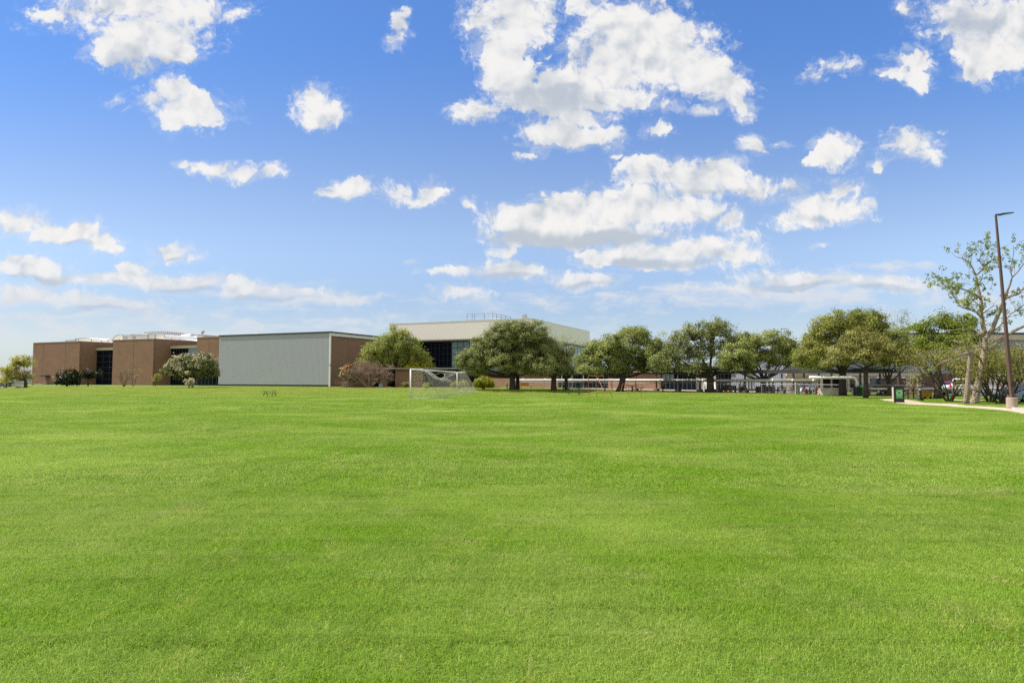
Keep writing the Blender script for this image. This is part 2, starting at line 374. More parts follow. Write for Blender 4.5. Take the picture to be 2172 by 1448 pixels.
cb = nt.nodes.new('ShaderNodeCombineXYZ'); L(u, cb.inputs[0]); L(v, cb.inputs[1]); P = cb.outputs[0]
w1 = Vm('SUBTRACT', noise(P, 9, 3, .5, True), (.5,.5,.5)); w2 = Vm('SUBTRACT', noise(P, 34, 4, .6, True), (.5,.5,.5))
P1 = Vm('ADD', P, Vm('MULTIPLY', w1, (.05,.035,0))); P2 = Vm('ADD', P1, Vm('MULTIPLY', w2, (.022,.018,0)))
Pw = Vm('ADD', P, Vm('MULTIPLY', w1, (.09,.02,0)))
def uv(px, py):
    d = ray(px, py); return d.x / d.y, d.z / d.y
def field(vec, lst, sm):
    acc = None
    for (px, py, rx, ry, s) in lst:
        cu, cv = uv(px, py); ru = abs(uv(px + rx, py)[0] - cu); rv = abs(uv(px, py - ry)[1] - cv)
        d = Vm('LENGTH', Vm('MULTIPLY_ADD', vec, (1/ru, 1/rv, 0), (-cu/ru, -cv/rv, 0)))
        f = Mth('MULTIPLY_ADD', d, -s, s)
        if acc is None: acc = f
        else:
            n = nt.nodes.new('ShaderNodeMath'); n.operation = 'SMOOTH_MAX'; L(acc, n.inputs[0]); L(f, n.inputs[1]); n.inputs[2].default_value = sm; acc = n.outputs[0]
    return acc
def puff(vec, scale):                                           # rounded cauliflower bumps
    n = nt.nodes.new('ShaderNodeTexVoronoi'); n.voronoi_dimensions = '2D'; n.feature = 'SMOOTH_F1'; n.inputs['Scale'].default_value = scale
    n.inputs['Smoothness'].default_value = .35; n.inputs['Detail'].default_value = 1.0; n.inputs['Roughness'].default_value = .5; n.normalize = True; n.inputs['Lacunarity'].default_value = 2.3
    L(vec, n.inputs['Vector']); return Mth('SUBTRACT', .5, n.outputs['Distance'])
Poff = Vm('ADD', P2, (-.010, .018, 0))                          # a step towards the sun, for the billows' light and shade
pf = puff(P2, 26); pfo = puff(Poff, 26)
fb = Mth('SUBTRACT', noise(P1, 13, 10, .60), .5); fine = Mth('SUBTRACT', noise(P2, 70, 8, .66), .5)
fld = field(P2, CUM, .16)
dens = Mth('MULTIPLY_ADD', fb, 1.25, fld); dens = Mth('MULTIPLY_ADD', fine, .75, dens); dens = Mth('ADD', Mth('MULTIPLY_ADD', pf, .8, dens), CBIAS)
feather = smooth(noise(P, 7, 3, .5), .33, .60)                  # some edges billow crisply, others fray out thin
crisp = smooth(dens, -.06, .20); thin = smooth(Mth('MULTIPLY_ADD', fine, 1.2, dens), -.42, .55)
a_c = Mth('ADD', Mth('MULTIPLY', crisp, Mth('SUBTRACT', 1.0, feather)), Mth('MULTIPLY', thin, feather))
veil = Mth('MULTIPLY', smooth(Mth('MULTIPLY_ADD', Mth('SUBTRACT', noise(Vm('MULTIPLY', P2, (1, 1.7, 0)), 28, 9, .68), .5), 2.4, fld), -.42, .5), .42)
a_c = Mth('MAXIMUM', a_c, veil)
relief = Mth('ADD', Mth('MULTIPLY', Mth('SUBTRACT', pfo, pf), .75), Mth('SUBTRACT', noise(Vm('ADD', P1, (-.014, .024, 0)), 13, 5, .55), noise(P1, 13, 5, .55)))
Ps = Vm('MULTIPLY', Pw, (1, 3.0, 0)); fbw = Mth('SUBTRACT', noise(Ps, 16, 9, .64), .5)
densw = Mth('MULTIPLY_ADD', fbw, 2.1, field(Pw, WISP, .15))
a_w = Mth('MULTIPLY', smooth(densw, -.25, .6), .8)
shade = smooth(Mth('MULTIPLY_ADD', fb, .7, field(P1, SHADE, .2)), -.1, .8)
core = smooth(dens, .35, 1.3)
dark = Mth('ADD', Mth('MULTIPLY', shade, 1.0), Mth('MULTIPLY', core, .10))
dark = Mth('ADD', dark, Mth('MULTIPLY', relief, 1.7))
dark = smooth(dark, -.35, .95)
def mixc(f, a, b):
    n = nt.nodes.new('ShaderNodeMix'); n.data_type = 'RGBA'
    L(f, n.inputs[0])
    for i, x in ((6, a), (7, b)):
        if isinstance(x, tuple): n.inputs[i].default_value = x
        else: L(x, n.inputs[i])
    return n.outputs[2]
hazy = smooth(v, .05, .28)                                     # the air in front of low, far clouds
ccol = mixc(dark, tuple(CLOUD * x for x in (1.06, 1.04, 1.01)) + (1,), tuple(CLOUD * x for x in (.60, .66, .735)) + (1,))
skyc = nt.nodes.new('ShaderNodeHueSaturation'); skyc.inputs['Saturation'].default_value = SKY_SAT; skyc.inputs['Hue'].default_value = SKY_HUE
L(sky.outputs[0], skyc.inputs['Color']); tr = nt.nodes.new('ShaderNodeValToRGB'); tr.color_ramp.interpolation = 'EASE'
tr.color_ramp.elements.new(.37); tr.color_ramp.elements.new(.12)
for i, (p, c) in enumerate([(.0, SKY_HOR), (.13, SKY_LOW), (.37, SKY_MID), (.95, SKY_TINT)]): tr.color_ramp.elements[i].position = p; tr.color_ramp.elements[i].color = c
L(Mth('MULTIPLY', v, 1 / .6), tr.inputs[0]); skyg = Vm('MULTIPLY', skyc.outputs[0], Vm('MULTIPLY', tr.outputs[0], (1.3, 1.3, 1.3))); skyg = Vm('SCALE', skyg, scale=1.0); L(smooth(u, -.9, .9, .9, 1.17), skyg.node.inputs['Scale'])
wcol = mixc(smooth(shade, .1, .9), tuple(CLOUD * x for x in (.84, .87, .93)) + (1,), tuple(CLOUD * x for x in (.55, .66, .84)) + (1,))
lowc = mixc(hazy, tuple(CLOUD * x for x in (.74, .80, .90)) + (1,), ccol)
front = smooth(sx.outputs[1], .1, .2)
c1 = mixc(Mth('MULTIPLY', a_w, front), skyg, wcol)
# clouds near the horizon fade a little into the air
ac2 = Mth('MULTIPLY', Mth('MULTIPLY', a_c, front), smooth(v, .06, .22, .72, .97))
c2 = mixc(ac2, c1, mixc(smooth(v, .06, .2), lowc, ccol))
# unseen broken cloud added behind and above the camera to fill shade with white light
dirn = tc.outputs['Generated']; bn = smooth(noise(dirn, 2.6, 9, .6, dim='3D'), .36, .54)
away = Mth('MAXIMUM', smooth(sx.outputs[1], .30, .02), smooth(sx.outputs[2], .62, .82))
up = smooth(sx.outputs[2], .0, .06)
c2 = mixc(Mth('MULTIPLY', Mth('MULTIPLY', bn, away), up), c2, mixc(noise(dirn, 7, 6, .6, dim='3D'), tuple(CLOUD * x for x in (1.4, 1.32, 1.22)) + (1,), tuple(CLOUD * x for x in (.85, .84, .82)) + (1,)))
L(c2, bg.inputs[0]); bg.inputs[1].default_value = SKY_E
L(bg.outputs[0], out.inputs[0])
W.cycles.sampling_method = 'MANUAL'; W.cycles.sample_map_resolution = 512
# ------------------------------------------------------------------ ground
def sstep(a, b, x):
    t = max(0.0, min(1.0, (x - a) / (b - a))); return t * t * (3 - 2 * t)
def gz(x, y):                                   # the lawn is level; beyond its far left corner the land drops to a car park
    z = 0.0
    if y < 60:                                  # soft swells in the turf of the open field
        k = sstep(7, 18, y) * (1 - sstep(42, 58, y)) * (1 - sstep(.45, .62, x / max(y, 1)))
        z = k * .065 * (math.sin(.31 * x + .17 * y) + math.sin(.19 * x - .37 * y + 1.3) + .6 * math.sin(.61 * x + .53 * y + .4))
    s = x / max(y, 1)                           # a shallow swale before the two dark oaks
    d = (y - 90) / (7.0 if y > 90 else 22)
    if abs(d) < 1: z -= .42 * (.5 + .5 * math.cos(PI * d)) * sstep(-.10, -.05, s) * (1 - sstep(.115, .16, s))
    if y < 60: return z
    return z - 1.75 * sstep(.745, .80, -x / y) * sstep(112, 132, y)
def ground_mat():
    m, nt, out = newmat('turf_soil')
    b = N(nt, 'ShaderNodeBsdfPrincipled'); b.inputs['Roughness'].default_value = .95; b.inputs['Specular IOR Level'].default_value = .1
    tc = N(nt, 'ShaderNodeTexCoord')
    n1 = N(nt, 'ShaderNodeTexNoise'); n1.inputs['Scale'].default_value = .25; n1.inputs['Detail'].default_value = 10; n1.inputs['Roughness'].default_value = .7
    nt.links.new(tc.outputs['Object'], n1.inputs['Vector'])
    r = N(nt, 'ShaderNodeValToRGB'); r.color_ramp.elements[0].position = .3; r.color_ramp.elements[1].position = .7
    r.color_ramp.elements[0].color = (.085,.155,.02,1); r.color_ramp.elements[1].color = (.15,.215,.045,1)
    nt.links.new(n1.outputs['Fac'], r.inputs[0]); nt.links.new(r.outputs[0], b.inputs['Base Color'])
    nt.links.new(b.outputs[0], out.inputs[0]); return m
xs = [-3000,-1200,-600,-350,-260] + list(range(-220, -60, 4)) + [i * 1.5 for i in range(-40, 41)] + [80, 100, 120] + [160,220,300,600,1200,3000]
ys = [-300,-60,-10] + [i * 1.5 for i in range(1, 69)] + list(range(104, 200, 4)) + [220,260,320,450,700,1200,2500,4500]
gv = [(x, y, gz(x, y) - (.022 if y > 60 or y < 6 else .04)) for y in ys for x in xs]; nx = len(xs)
gf = [(j*nx+i, j*nx+i+1, (j+1)*nx+i+1, (j+1)*nx+i) for j in range(len(ys)-1) for i in range(nx-1)]
mb = MB(); mb.add(gv, gf); tag(mb.build('ground', ground_mat()), kind='structure')

# path and paved corner at the right
upper = [(1866,845.2),(1905,846),(1930,849),(1948,852),(1963,855),(2020,857),(2071,861.8),(2118,864.5),(2190,868)]
lower = [(1866,847),(1885,851.5),(1900,854),(1919,856.2),(1948,858),(1978,860),(2020,863),(2071,866),(2110,869),(2190,880)]
pathpoly = [ground(px, py) for px, py in upper] + [ground(px, py) for px, py in lower[::-1]]
PATH = [(p.x, p.y) for p in pathpoly]
tag(MB().prism(PATH[::-1], -.05, .03).build('path', M['path']), kind='structure')
PATH2 = [(p.x, p.y) for p in (ground(2014,849.2), ground(2090,850.6), ground(2092,848.6), ground(2014,847.4))]
tag(MB().prism(PATH2, -.05, .03).build('path', M['path']), kind='structure')
lot = [(p.x, p.y) for p in (ground(1845,834), ground(2012,838), ground(2115,842), ground(2300,845))] + [(95, 84), (44, 84)]
LOT = lot
tag(MB().prism(lot, -.06, .02).build('parking_lot', M['asphalt']), kind='structure')
far_lot = [(-190, 138), (-110, 134), (-125, 185), (-260, 190)]
tag(MB().prism([(x, y) for x, y in far_lot], -1.80, -1.71).build('parking_lot', M['asphalt']), kind='structure')

def inside(x, y, poly):
    c = False; n = len(poly)
    for i in range(n):
        (x1, y1), (x2, y2) = poly[i], poly[(i + 1) % n]
        if (y1 > y) != (y2 > y) and x < (x2 - x1) * (y - y1) / (y2 - y1) + x1: c = not c
    return c

# ------------------------------------------------------------------ grass blades
def grass_mat():
    m, nt, out = newmat('grass_blades'); Lk = nt.links.new
    g = N(nt, 'ShaderNodeNewGeometry')
    def nz(scale, det, rough=.6, st=(1,1,0)):
        mp = N(nt, 'ShaderNodeMapping'); mp.inputs['Scale'].default_value = st; Lk(g.outputs['Position'], mp.inputs[0])
        n = N(nt, 'ShaderNodeTexNoise'); n.inputs['Scale'].default_value = scale; n.inputs['Detail'].default_value = det; n.inputs['Roughness'].default_value = rough
        Lk(mp.outputs[0], n.inputs['Vector']); return n.outputs['Fac']
    def mr(x, a, b, lo=0, hi=1):
        n = N(nt, 'ShaderNodeMapRange'); n.inputs[1].default_value = a; n.inputs[2].default_value = b; n.inputs[3].default_value = lo; n.inputs[4].default_value = hi
        Lk(x, n.inputs[0]); return n.outputs[0]
    def mx(f, a, b):
        n = N(nt, 'ShaderNodeMix', data_type='RGBA'); Lk(f, n.inputs[0])
        for i, x in ((6, a), (7, b)):
            if isinstance(x, tuple): n.inputs[i].default_value = c4(x)
            else: Lk(x, n.inputs[i])
        return n.outputs[2]
    rnd = g.outputs['Random Per Island']
    fresh = mx(rnd, GRASS[0], GRASS[1]); dull = mx(rnd, GRASS[2], GRASS[3])
    big = mr(nz(.22, 6, .66, (1, 1.3, 0)), .40, .62)
    col = mx(big, fresh, dull)
    col = mx(mr(nz(.55, 6, .7, (1, 1, 0)), .48, .70, 0, .5), col, mx(rnd, GRASS[0], GRASS[2]))      # deeper green patches
    col = mx(mr(nz(.11, 4, .6, (1, 1.6, 0)), .50, .68, 0, .72), col, GRASS[3])        # pale sweeps
    col = mx(mr(nz(1.9, 5, .7), .57, .74, 0, .7), col, GRASS[5])          # thin, yellowed tufts
    col = mx(mr(nz(9, 4, .7), .54, .78, 0, .6), col, GRASS[0])            # dark gaps between tussocks, painted into the blade colour
    straw = N(nt, 'ShaderNodeMath', operation='GREATER_THAN'); Lk(rnd, straw.inputs[0]); straw.inputs[1].default_value = .80
    sm = N(nt, 'ShaderNodeMath', operation='MULTIPLY'); Lk(straw.outputs[0], sm.inputs[0]); Lk(mr(nz(.9, 6, .72), .55, .66), sm.inputs[1])
    col = mx(sm.outputs[0], col, GRASS[4])
    spy = N(nt, 'ShaderNodeSeparateXYZ'); Lk(g.outputs['Position'], spy.inputs[0])
    col = mx(mr(spy.outputs[1], 55, 95, 0, .85), col, mx(mr(nz(.35, 5, .65), .35, .65), GRASS[6], GRASS[7]))   # drier turf near the buildings
    b = N(nt, 'ShaderNodeBsdfPrincipled'); b.inputs['Roughness'].default_value = .55; b.inputs['Specular IOR Level'].default_value = .22
    t = N(nt, 'ShaderNodeBsdfTranslucent'); ms = N(nt, 'ShaderNodeMixShader'); ms.inputs[0].default_value = .45
    Lk(col, b.inputs['Base Color']); Lk(col, t.inputs[0]); Lk(b.outputs[0], ms.inputs[1]); Lk(t.outputs[0], ms.inputs[2]); Lk(ms.outputs[0], out.inputs[0])
    return m
GM = grass_mat()
def tuft(name, size, n, h, w, seed, lean=1.25):
    rs = np.random.RandomState(seed)
    p = rs.uniform(-size/2, size/2, (n, 2)); a = rs.uniform(0, 2*PI, n); hh = h * rs.uniform(.55, 1.25, n); ww = w * rs.uniform(.7, 1.3, n)
    d = np.stack([np.cos(a), np.sin(a)], 1); la = rs.uniform(0, 2*PI, n); ll = np.abs(rs.normal(0, lean, n)); ld = np.stack([np.cos(la), np.sin(la)], 1)
    V = np.zeros((n, 5, 3)); b0 = p; 
    V[:, 0, :2] = b0 - d * ww[:, None] / 2; V[:, 1, :2] = b0 + d * ww[:, None] / 2
    m = b0 + ld * (ll * hh * .35)[:, None]
    V[:, 2, :2] = m + d * ww[:, None] * .42; V[:, 3, :2] = m - d * ww[:, None] * .42; V[:, 2:4, 2] = (hh * .62)[:, None]
    V[:, 4, :2] = b0 + ld * (ll * hh * 1.1)[:, None]; V[:, 4, 2] = hh * (1.05 - .25 * np.minimum(ll, 1.5))
    V[:, 0:2, 2] = -.012
    idx = np.arange(n)[:, None] * 5
    me = bpy.data.meshes.new(name)
    me.vertices.add(n * 5); me.vertices.foreach_set('co', V.astype(np.float32).ravel())
    q = np.concatenate([idx + np.array([[0,1,2,3]]), idx + np.array([[3,2,4,4]])], 1)
    loops = np.concatenate([idx + np.array([[0,1,2,3]]), idx + np.array([[3,2,4]])], 1).astype(np.int32)
    st = (np.arange(n)[:, None] * 7 + np.array([[0, 4]])).astype(np.int32).ravel()
    me.loops.add(n * 7); me.loops.foreach_set('vertex_index', loops.ravel())
    me.polygons.add(n * 2); me.polygons.foreach_set('loop_start', st)
    me.materials.append(GM); me.update(calc_edges=True); me.validate()
    return bpy.data.objects.new(name, me)
KINDS = [tuft('near_turf', .85, 6800, .036, .0034, 1), tuft('near_turf', .85, 6800, .033, .0034, 2),
         tuft('mid_turf', .95, 2500, .040, .0085, 3, 1.2), tuft('mid_turf', .95, 2500, .044, .0085, 4, 1.2), tuft('far_turf', 1.5, 1900, .05, .022, 5, 1.2)]
NEAR_D, MID_D, FAR_D = 11, 36, 128
pts = []; rots = []; kinds = []
def tilt(x, y, a):
    gx, gy = (gz(x + .4, y) - gz(x - .4, y)) / .8, (gz(x, y + .4) - gz(x, y - .4)) / .8
    ca_, sa_ = math.cos(a), math.sin(a); lx, ly = gx * ca_ + gy * sa_, -gx * sa_ + gy * ca_
    return (math.atan(ly), -math.atan(lx), a)
grs = random.Random(3)
def ok(x, y):
    if abs(x) > .87 * y + 9: return False
    return not (inside(x, y, PATH) or inside(x, y, PATH2) or inside(x, y, LOT) or any(inside(x, y, q) for q in NOGRASS))
for st, y0, y1, ks in ((.7, 1.6, NEAR_D, (0, 1)), (.8, NEAR_D, MID_D, (2, 3)), (1.25, MID_D, FAR_D, (4,))):
    y = y0
    while y < y1:
        x = -(.87 * y + 9)
        while x < .87 * y + 9:
            xx, yy2 = x + grs.uniform(-.04, .04), y + grs.uniform(-.04, .04)
            if ok(xx, yy2):
                pts.append((xx, yy2, gz(xx, yy2) - .010 * (grs.random() < .3))); rots += tilt(xx, yy2, grs.randrange(4) * PI / 2 + grs.uniform(-.2, .2)); kinds.append(grs.choice(ks))
            x += st
        y += st
me = bpy.data.meshes.new('grass'); me.from_pydata(pts, [], [])
at1 = me.attributes.new('rot', 'FLOAT_VECTOR', 'POINT'); at1.data.foreach_set('vector', rots)
at2 = me.attributes.new('turf', 'INT', 'POINT'); at2.data.foreach_set('value', kinds)
grass = bpy.data.objects.new('grass', me); COL.objects.link(grass); me.materials.append(GM)
tag(grass, 'mown bright green lawn filling the whole foreground', 'grass', kind='stuff')
gn = bpy.data.node_groups.new('turf', 'GeometryNodeTree')
gn.interface.new_socket('Geometry', in_out='INPUT', socket_type='NodeSocketGeometry'); gn.interface.new_socket('Geometry', in_out='OUTPUT', socket_type='NodeSocketGeometry')
gi = gn.nodes.new('NodeGroupInput'); go = gn.nodes.new('NodeGroupOutput'); jn = gn.nodes.new('GeometryNodeJoinGeometry')
na = gn.nodes.new('GeometryNodeInputNamedAttribute'); na.data_type = 'FLOAT_VECTOR'; na.inputs[0].default_value = 'rot'
nk = gn.nodes.new('GeometryNodeInputNamedAttribute'); nk.data_type = 'INT'; nk.inputs[0].default_value = 'turf'
for i, ob in enumerate(KINDS):
    oi = gn.nodes.new('GeometryNodeObjectInfo'); oi.inputs['Object'].default_value = ob; oi.inputs['As Instance'].default_value = True
    cmp_ = gn.nodes.new('FunctionNodeCompare'); cmp_.data_type = 'INT'; cmp_.operation = 'EQUAL'
    ia = [s for s in cmp_.inputs if s.type == 'INT']; gn.links.new(nk.outputs['Attribute'], ia[0]); ia[1].default_value = i
    ip = gn.nodes.new('GeometryNodeInstanceOnPoints'); gn.links.new(gi.outputs[0], ip.inputs['Points']); gn.links.new(cmp_.outputs[0], ip.inputs['Selection'])
    gn.links.new(oi.outputs['Geometry'], ip.inputs['Instance']); gn.links.new(na.outputs['Attribute'], ip.inputs['Rotation'])
    gn.links.new(ip.outputs[0], jn.inputs[0])
gn.links.new(jn.outputs[0], go.inputs[0])
md = grass.modifiers.new('turf', 'NODES'); md.node_group = gn
# ------------------------------------------------------------------ buildings
class Frame:
    """local axes of a building: x along the front (to the right), y into the depth"""
    def __init__(s, P0, ang):
        s.P = Vector((P0[0], P0[1], 0)); s.a = ang
        s.U = Vector((math.cos(ang), math.sin(ang), 0)); s.V = Vector((-math.sin(ang), math.cos(ang), 0))
    def u(s, px, v=0.0):                       # x where the line y=v passes under column px
        t = (px - CX) / F; Q = s.P + s.V * v   # solve Qx+u*Ux = t*((Qy+u*Uy)*CP - HC*SP)
        return (t * (Q.y * CP - HC * SP) - Q.x) / (s.U.x - t * s.U.y * CP)
    def v(s, px, u=0.0):
        t = (px - CX) / F; Q = s.P + s.U * u
        return (t * (Q.y * CP - HC * SP) - Q.x) / (s.V.x - t * s.V.y * CP)
    def w(s, u, v, z=0.0): p = s.P + s.U * u + s.V * v; return Vector((p.x, p.y, z))
    def z(s, px, py, u, v=0.0): return at(px, py, s.w(u, v).y).z
def window_wall(root, x0, x1, y, z0, z1, nx, nz, glass, name='window', face='x', t=.12):
    """glazing on the plane y (or x) with a grid of mullions standing proud of it"""
    g = MB(); m = MB()
    if face == 'x':
        g.box(x0, x1, y, y + .1, z0, z1)
        for i in range(nx + 1):
            a = x0 + (x1 - x0) * i / nx; m.box(a - t/2, a + t/2, y - .05, y - .004, z0, z1)
        for k in range(nz + 1):
            b = z0 + (z1 - z0) * k / nz; m.box(x0, x1, y - .035, y - .002, b - t/2, b + t/2)
    else:
        g.box(y - .1, y, x0, x1, z0, z1)
        for i in range(nx + 1):
            a = x0 + (x1 - x0) * i / nx; m.box(y + .004, y + .05, a - t/2, a + t/2, z0, z1)
        for k in range(nz + 1):
            b = z0 + (z1 - z0) * k / nz; m.box(y + .002, y + .035, x0, x1, b - t/2, b + t/2)
    o = g.build(name, glass, root); m.build('mullion_grid', M['mullion'], o); return o

A = math.atan(1350 / 3100.0)
C1 = ground(697, 819.5); fr = Frame(C1, -A)
HT = fr.z(697, 705.5, 0)                                    # roof line of the brown wing
bw = thing('brick_building', 'long flat-roofed brown brick building with a grey ribbed metal front panel', 'building', (C1.x, C1.y, 0), -A)
u3 = fr.u(463); u2r = fr.u(323); u2l = fr.u(237); u1r = fr.u(166); u1l = fr.u(67); ub = fr.u(409)
s1 = fr.v(201, u1r); s2 = fr.v(359, u2r)
DEP = 46
DRP = -2.0
def capband(x0, x1, y0, y1, h, m='dark_trim', t=.22): return MB().box(x0-.06, x1+.06, y0-.06, y1+.06, h, h+t).build('roof_edge', M[m], bw)
# block at the far left
MB().box(u1l, u1r, 0, 14, DRP, HT).build('wall', M['brick'], bw)
MB().box(u2l, u2r, 0, 14, DRP, HT).build('wall', M['brick'], bw)
for x0, x1 in ((u1l, u1r), (u2l, u2r)): capband(x0, x1, 0, 14, HT, 'beige_trim', .1)
for px in (89, 136, 281): x = fr.u(px); MB().box(x-.05, x+.05, -.012, -.002, 0, HT-.05).build('expansion_joint', M['joint'], bw)
for u_ in (u1r, u2r): MB().box(u_+.002, u_+.012, .35, .47, 0, HT-.05).build('expansion_joint', M['joint'], bw)
# recessed dark glass between the blocks, under a lower beige fascia
HR = fr.z(220, 735.5, u2l - 3, s1)
for (xa, xb, sv) in ((u1r, u2l, s1), (u2r, ub, s2)):
    hr = HR
    MB().box(xa-.3, xb+.3, sv-.25, sv+16, hr, hr+.12).build('roof_edge', M['brown_metal'], bw)
    MB().box(xa-.25, xb+.25, sv-.12, sv+15, hr-.75, hr-.002).build('fascia', M['beige_trim'], bw)
window_wall(bw, u1r, u2l, s1 + .3, 0, HR-.75, 5, 6, M['glass'])
xm = fr.u(395, s2)
window_wall(bw, u2r, xm, s2 + .3, 0, HR-.75, 6, 6, M['glass'])
window_wall(bw, xm, ub, s2 + .28, 3.6, HR-.75, 2, 3, M['glass_sky'])
MB().box(xm, ub, s2+.3, s2+.6, 0, 3.6).build('wall', M['glass'], bw)
# third brick part: brick above, dark glass below
zl = fr.z(455, 764, u3 - 1, .8)
MB().box(ub, u3 + .4, .8, 14, zl, HT).build('wall', M['brick'], bw)
MB().box(ub + .02, u3 + .4, .9, 14, zl-.3, zl-.002).build('soffit', M['silver'], bw)
window_wall(bw, ub + .05, u3 + .3, 1.3, 0, zl-.3, 7, 2, M['glass'])
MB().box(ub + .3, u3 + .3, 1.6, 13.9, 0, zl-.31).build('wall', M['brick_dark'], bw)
capband(ub, u3, .8, 14, HT, 'beige_trim', .1)
x = fr.u(441, .8); MB().box(x-.05, x+.05, .788, .798, zl, HT-.05).build('expansion_joint', M['joint'], bw)
# the hall with the ribbed metal front
vr = 52.0
MB().box(u3 + .45, 0, .25, vr, .0, HT-.02).build('wall', M['brick'], bw)
MB().box(u3, .02, -.05, .22, .35, HT-.05).build('metal_panel', M['silver'], bw)
MB().box(u3 + .1, 0, .05, .24, -.3, .349).build('plinth', M['dark_trim'], bw)
MB().box(.03, .35, -.08, .2, 0, HT-.05).build('corner_trim', M['white_trim'], bw)
MB().box(u3-.1, .45, -.18, vr + .2, HT, HT + .28).build('roof_edge', M['dark_trim'], bw)
MB().box(.01, .34, .21, vr, HT-.62, HT-.003).build('fascia', M['white_trim'], bw)
MB().box(u1l + .3, u3 + .4, 14.01, DEP, HT-.6, HT-.05).build('roof', M['roof'], bw)
MB().box(u3 + .5, -.05, .5, DEP, HT-.019, HT + .02).build('roof', M['roof'], bw)
MB().cbox(.36, -.12, 4.2, .22, .22, .5).build('wall_lamp', M['steel'], bw)
st = MB(); r5 = random.Random(5)                            # dents and old fixings on the metal front
for fx, fy in ((.09,.24),(.075,.38),(.07,.52),(.145,.60),(.145,.66),(.145,.72),(.142,.78),(.145,.84),(.22,.86),(.245,.86),(.27,.79),(.28,.72),(.39,.72),(.415,.71),(.385,.85),(.5,.68),(.7,.56),(.68,.66),(.57,.57),(.60,.26),(.24,.22),(.14,.30)):
    x = u3 * (1 - fx) ; z = .35 + (HT-.6) * (1 - fy); MB().cbox(x, -.056, z, r5.uniform(.1,.26), .012, r5.uniform(.12,.28)).build('dent', M['steel'], bw)
# little door in the far block
xd0, xd1 = fr.u(98), fr.u(102.5)
d = MB().box(xd0, xd1, -.06, .1, 0, fr.z(100, 799, xd0)).build('door', M['brown_door'], bw)
zc = fr.z(100, 799, xd0); MB().box(fr.u(94), fr.u(106), -1.2, -.002, zc + .05, zc + .4).build('door_canopy', M['dark_trim'], bw)
MB().box(fr.u(88), fr.u(103), -1.8, -.07, -.05, .18).build('step', M['path'], bw)
# roof works: white barrel-ended penthouse, low white boxes, grey standing-seam drum, railings
def zroof(px, py, v): return fr.z(px, py, fr.u(px, v), v)
V1 = 12.0
fr_w = MB()
pts = [(136, 722), (157, 720.5), (157, 718), (180, 716.5), (192, 718.5), (205, 719.3), (212, 721.4), (224, 721), (236, 719.5), (240, 713.5), (246, 711), (250, 709.2), (258, 709.2), (262, 710), (275, 710.4), (277, 708.3), (290, 709), (306, 709.2), (318, 708), (346, 709), (346, 716.5), (380, 718.5), (409, 722.5)]
prof = []
for px, py in pts: prof.append((fr.u(px, V1), zroof(px, py, V1)))
poly = [(prof[0][0], HT - 1.2)] + prof + [(prof[-1][0], HT - 1.2)]
fr_w.front(poly[::-1], V1, V1 + 12); fr_w.build('roof_penthouse', M['roof_white'], bw)
e = MB()
for i in range(len(prof) - 1):
    e.tube([(prof[i][0], V1 - .06, prof[i][1]), (prof[i+1][0], V1 - .06, prof[i+1][1])], .06, 4)
for px in (136, 157, 163, 191, 212, 226, 236, 250, 258, 311, 326, 361, 379, 397):
    x = fr.u(px, V1); zt = min(z for (a, z) in prof if abs(a - x) < 3.2) if any(abs(a-x) < 3.2 for a, z in prof) else HT + 1
    e.box(x - .05, x + .05, V1 - .08, V1 - .01, HT - .9, zt)
e.build('roof_flashing', M['wire'], bw)
for pa, pb in ((260, 266.5), (277.5, 284.5)): MB().box(fr.u(pa, V1), fr.u(pb, V1), V1 - .05, V1 - .015, zroof(260, 719, V1), zroof(260, 713, V1)).build('roof_vent', M['steel'], bw)
V2 = 26.0
gp = [(301.5, 704.3), (322, 702.6), (346, 702.6), (358, 703.4), (388, 706.2), (418, 709.2)]
gpoly = [(fr.u(px, V2), zroof(px, py, V2)) for px, py in gp]
gpoly = [(gpoly[0][0], HT - .5)] + gpoly + [(gpoly[-1][0], HT - .5)]
MB().front(gpoly[::-1], V2, V2 + 10).build('roof_penthouse', M['roof_grey'], bw)
for pa, pb, ya, yb in ((302, 314, 708.4, 714), (388, 404, 709, 713.5), (404, 418, 713, 716)):
    xa, xb = fr.u(pa, V2), fr.u(pb, V2); za, zb = zroof(pa, ya, V2), zroof(pa, yb, V2)
    MB().side([(V2 - .1, za), (V2 - 2.2, zb), (V2 - 2.2, zb - .15), (V2 - .1, zb - .15)], xa, xb).build('skylight', M['roof_white'], bw)
fl = MB(); xf = fr.u(424, 6); fl.box(xf-.6, xf+.6, 5.6, 6.4, HT-.2, HT + .9); fl.build('roof_vent', M['white_trim'], bw)
fl = MB(); fl.tube([(xf + .5, 6, HT), (xf + .5, 6, HT + 1.7)], .06); fl.cbox(xf + .25, 6, HT + 1.3, .3, .3, .6); fl.cbox(xf + .75, 6, HT + 1.5, .3, .3, .6); fl.build('floodlight', M['steel'], bw)
xg = fr.u(543, 8); hg = MB()
for dx in (-.5, .5):
    for dy in (-.5, .5): hg.tube([(xg+dx, 8+dy, HT), (xg+dx, 8+dy, HT + 1.05)], .035, 4)
    hg.tube([(xg+dx, 7.5, HT+1.05), (xg+dx, 8.5, HT+1.05)], .035, 4)
for dy in (-.5, .5): hg.tube([(xg-.5, 8+dy, HT+1.05), (xg+.5, 8+dy, HT+1.05)], .035, 4); hg.tube([(xg-.5, 8+dy, HT+.6), (xg+.5, 8+dy, HT+.6)], .03, 4)
hg.cbox(xg, 8, HT, .8, .8, .55); hg.build('roof_hatch', M['white_trim'], bw)

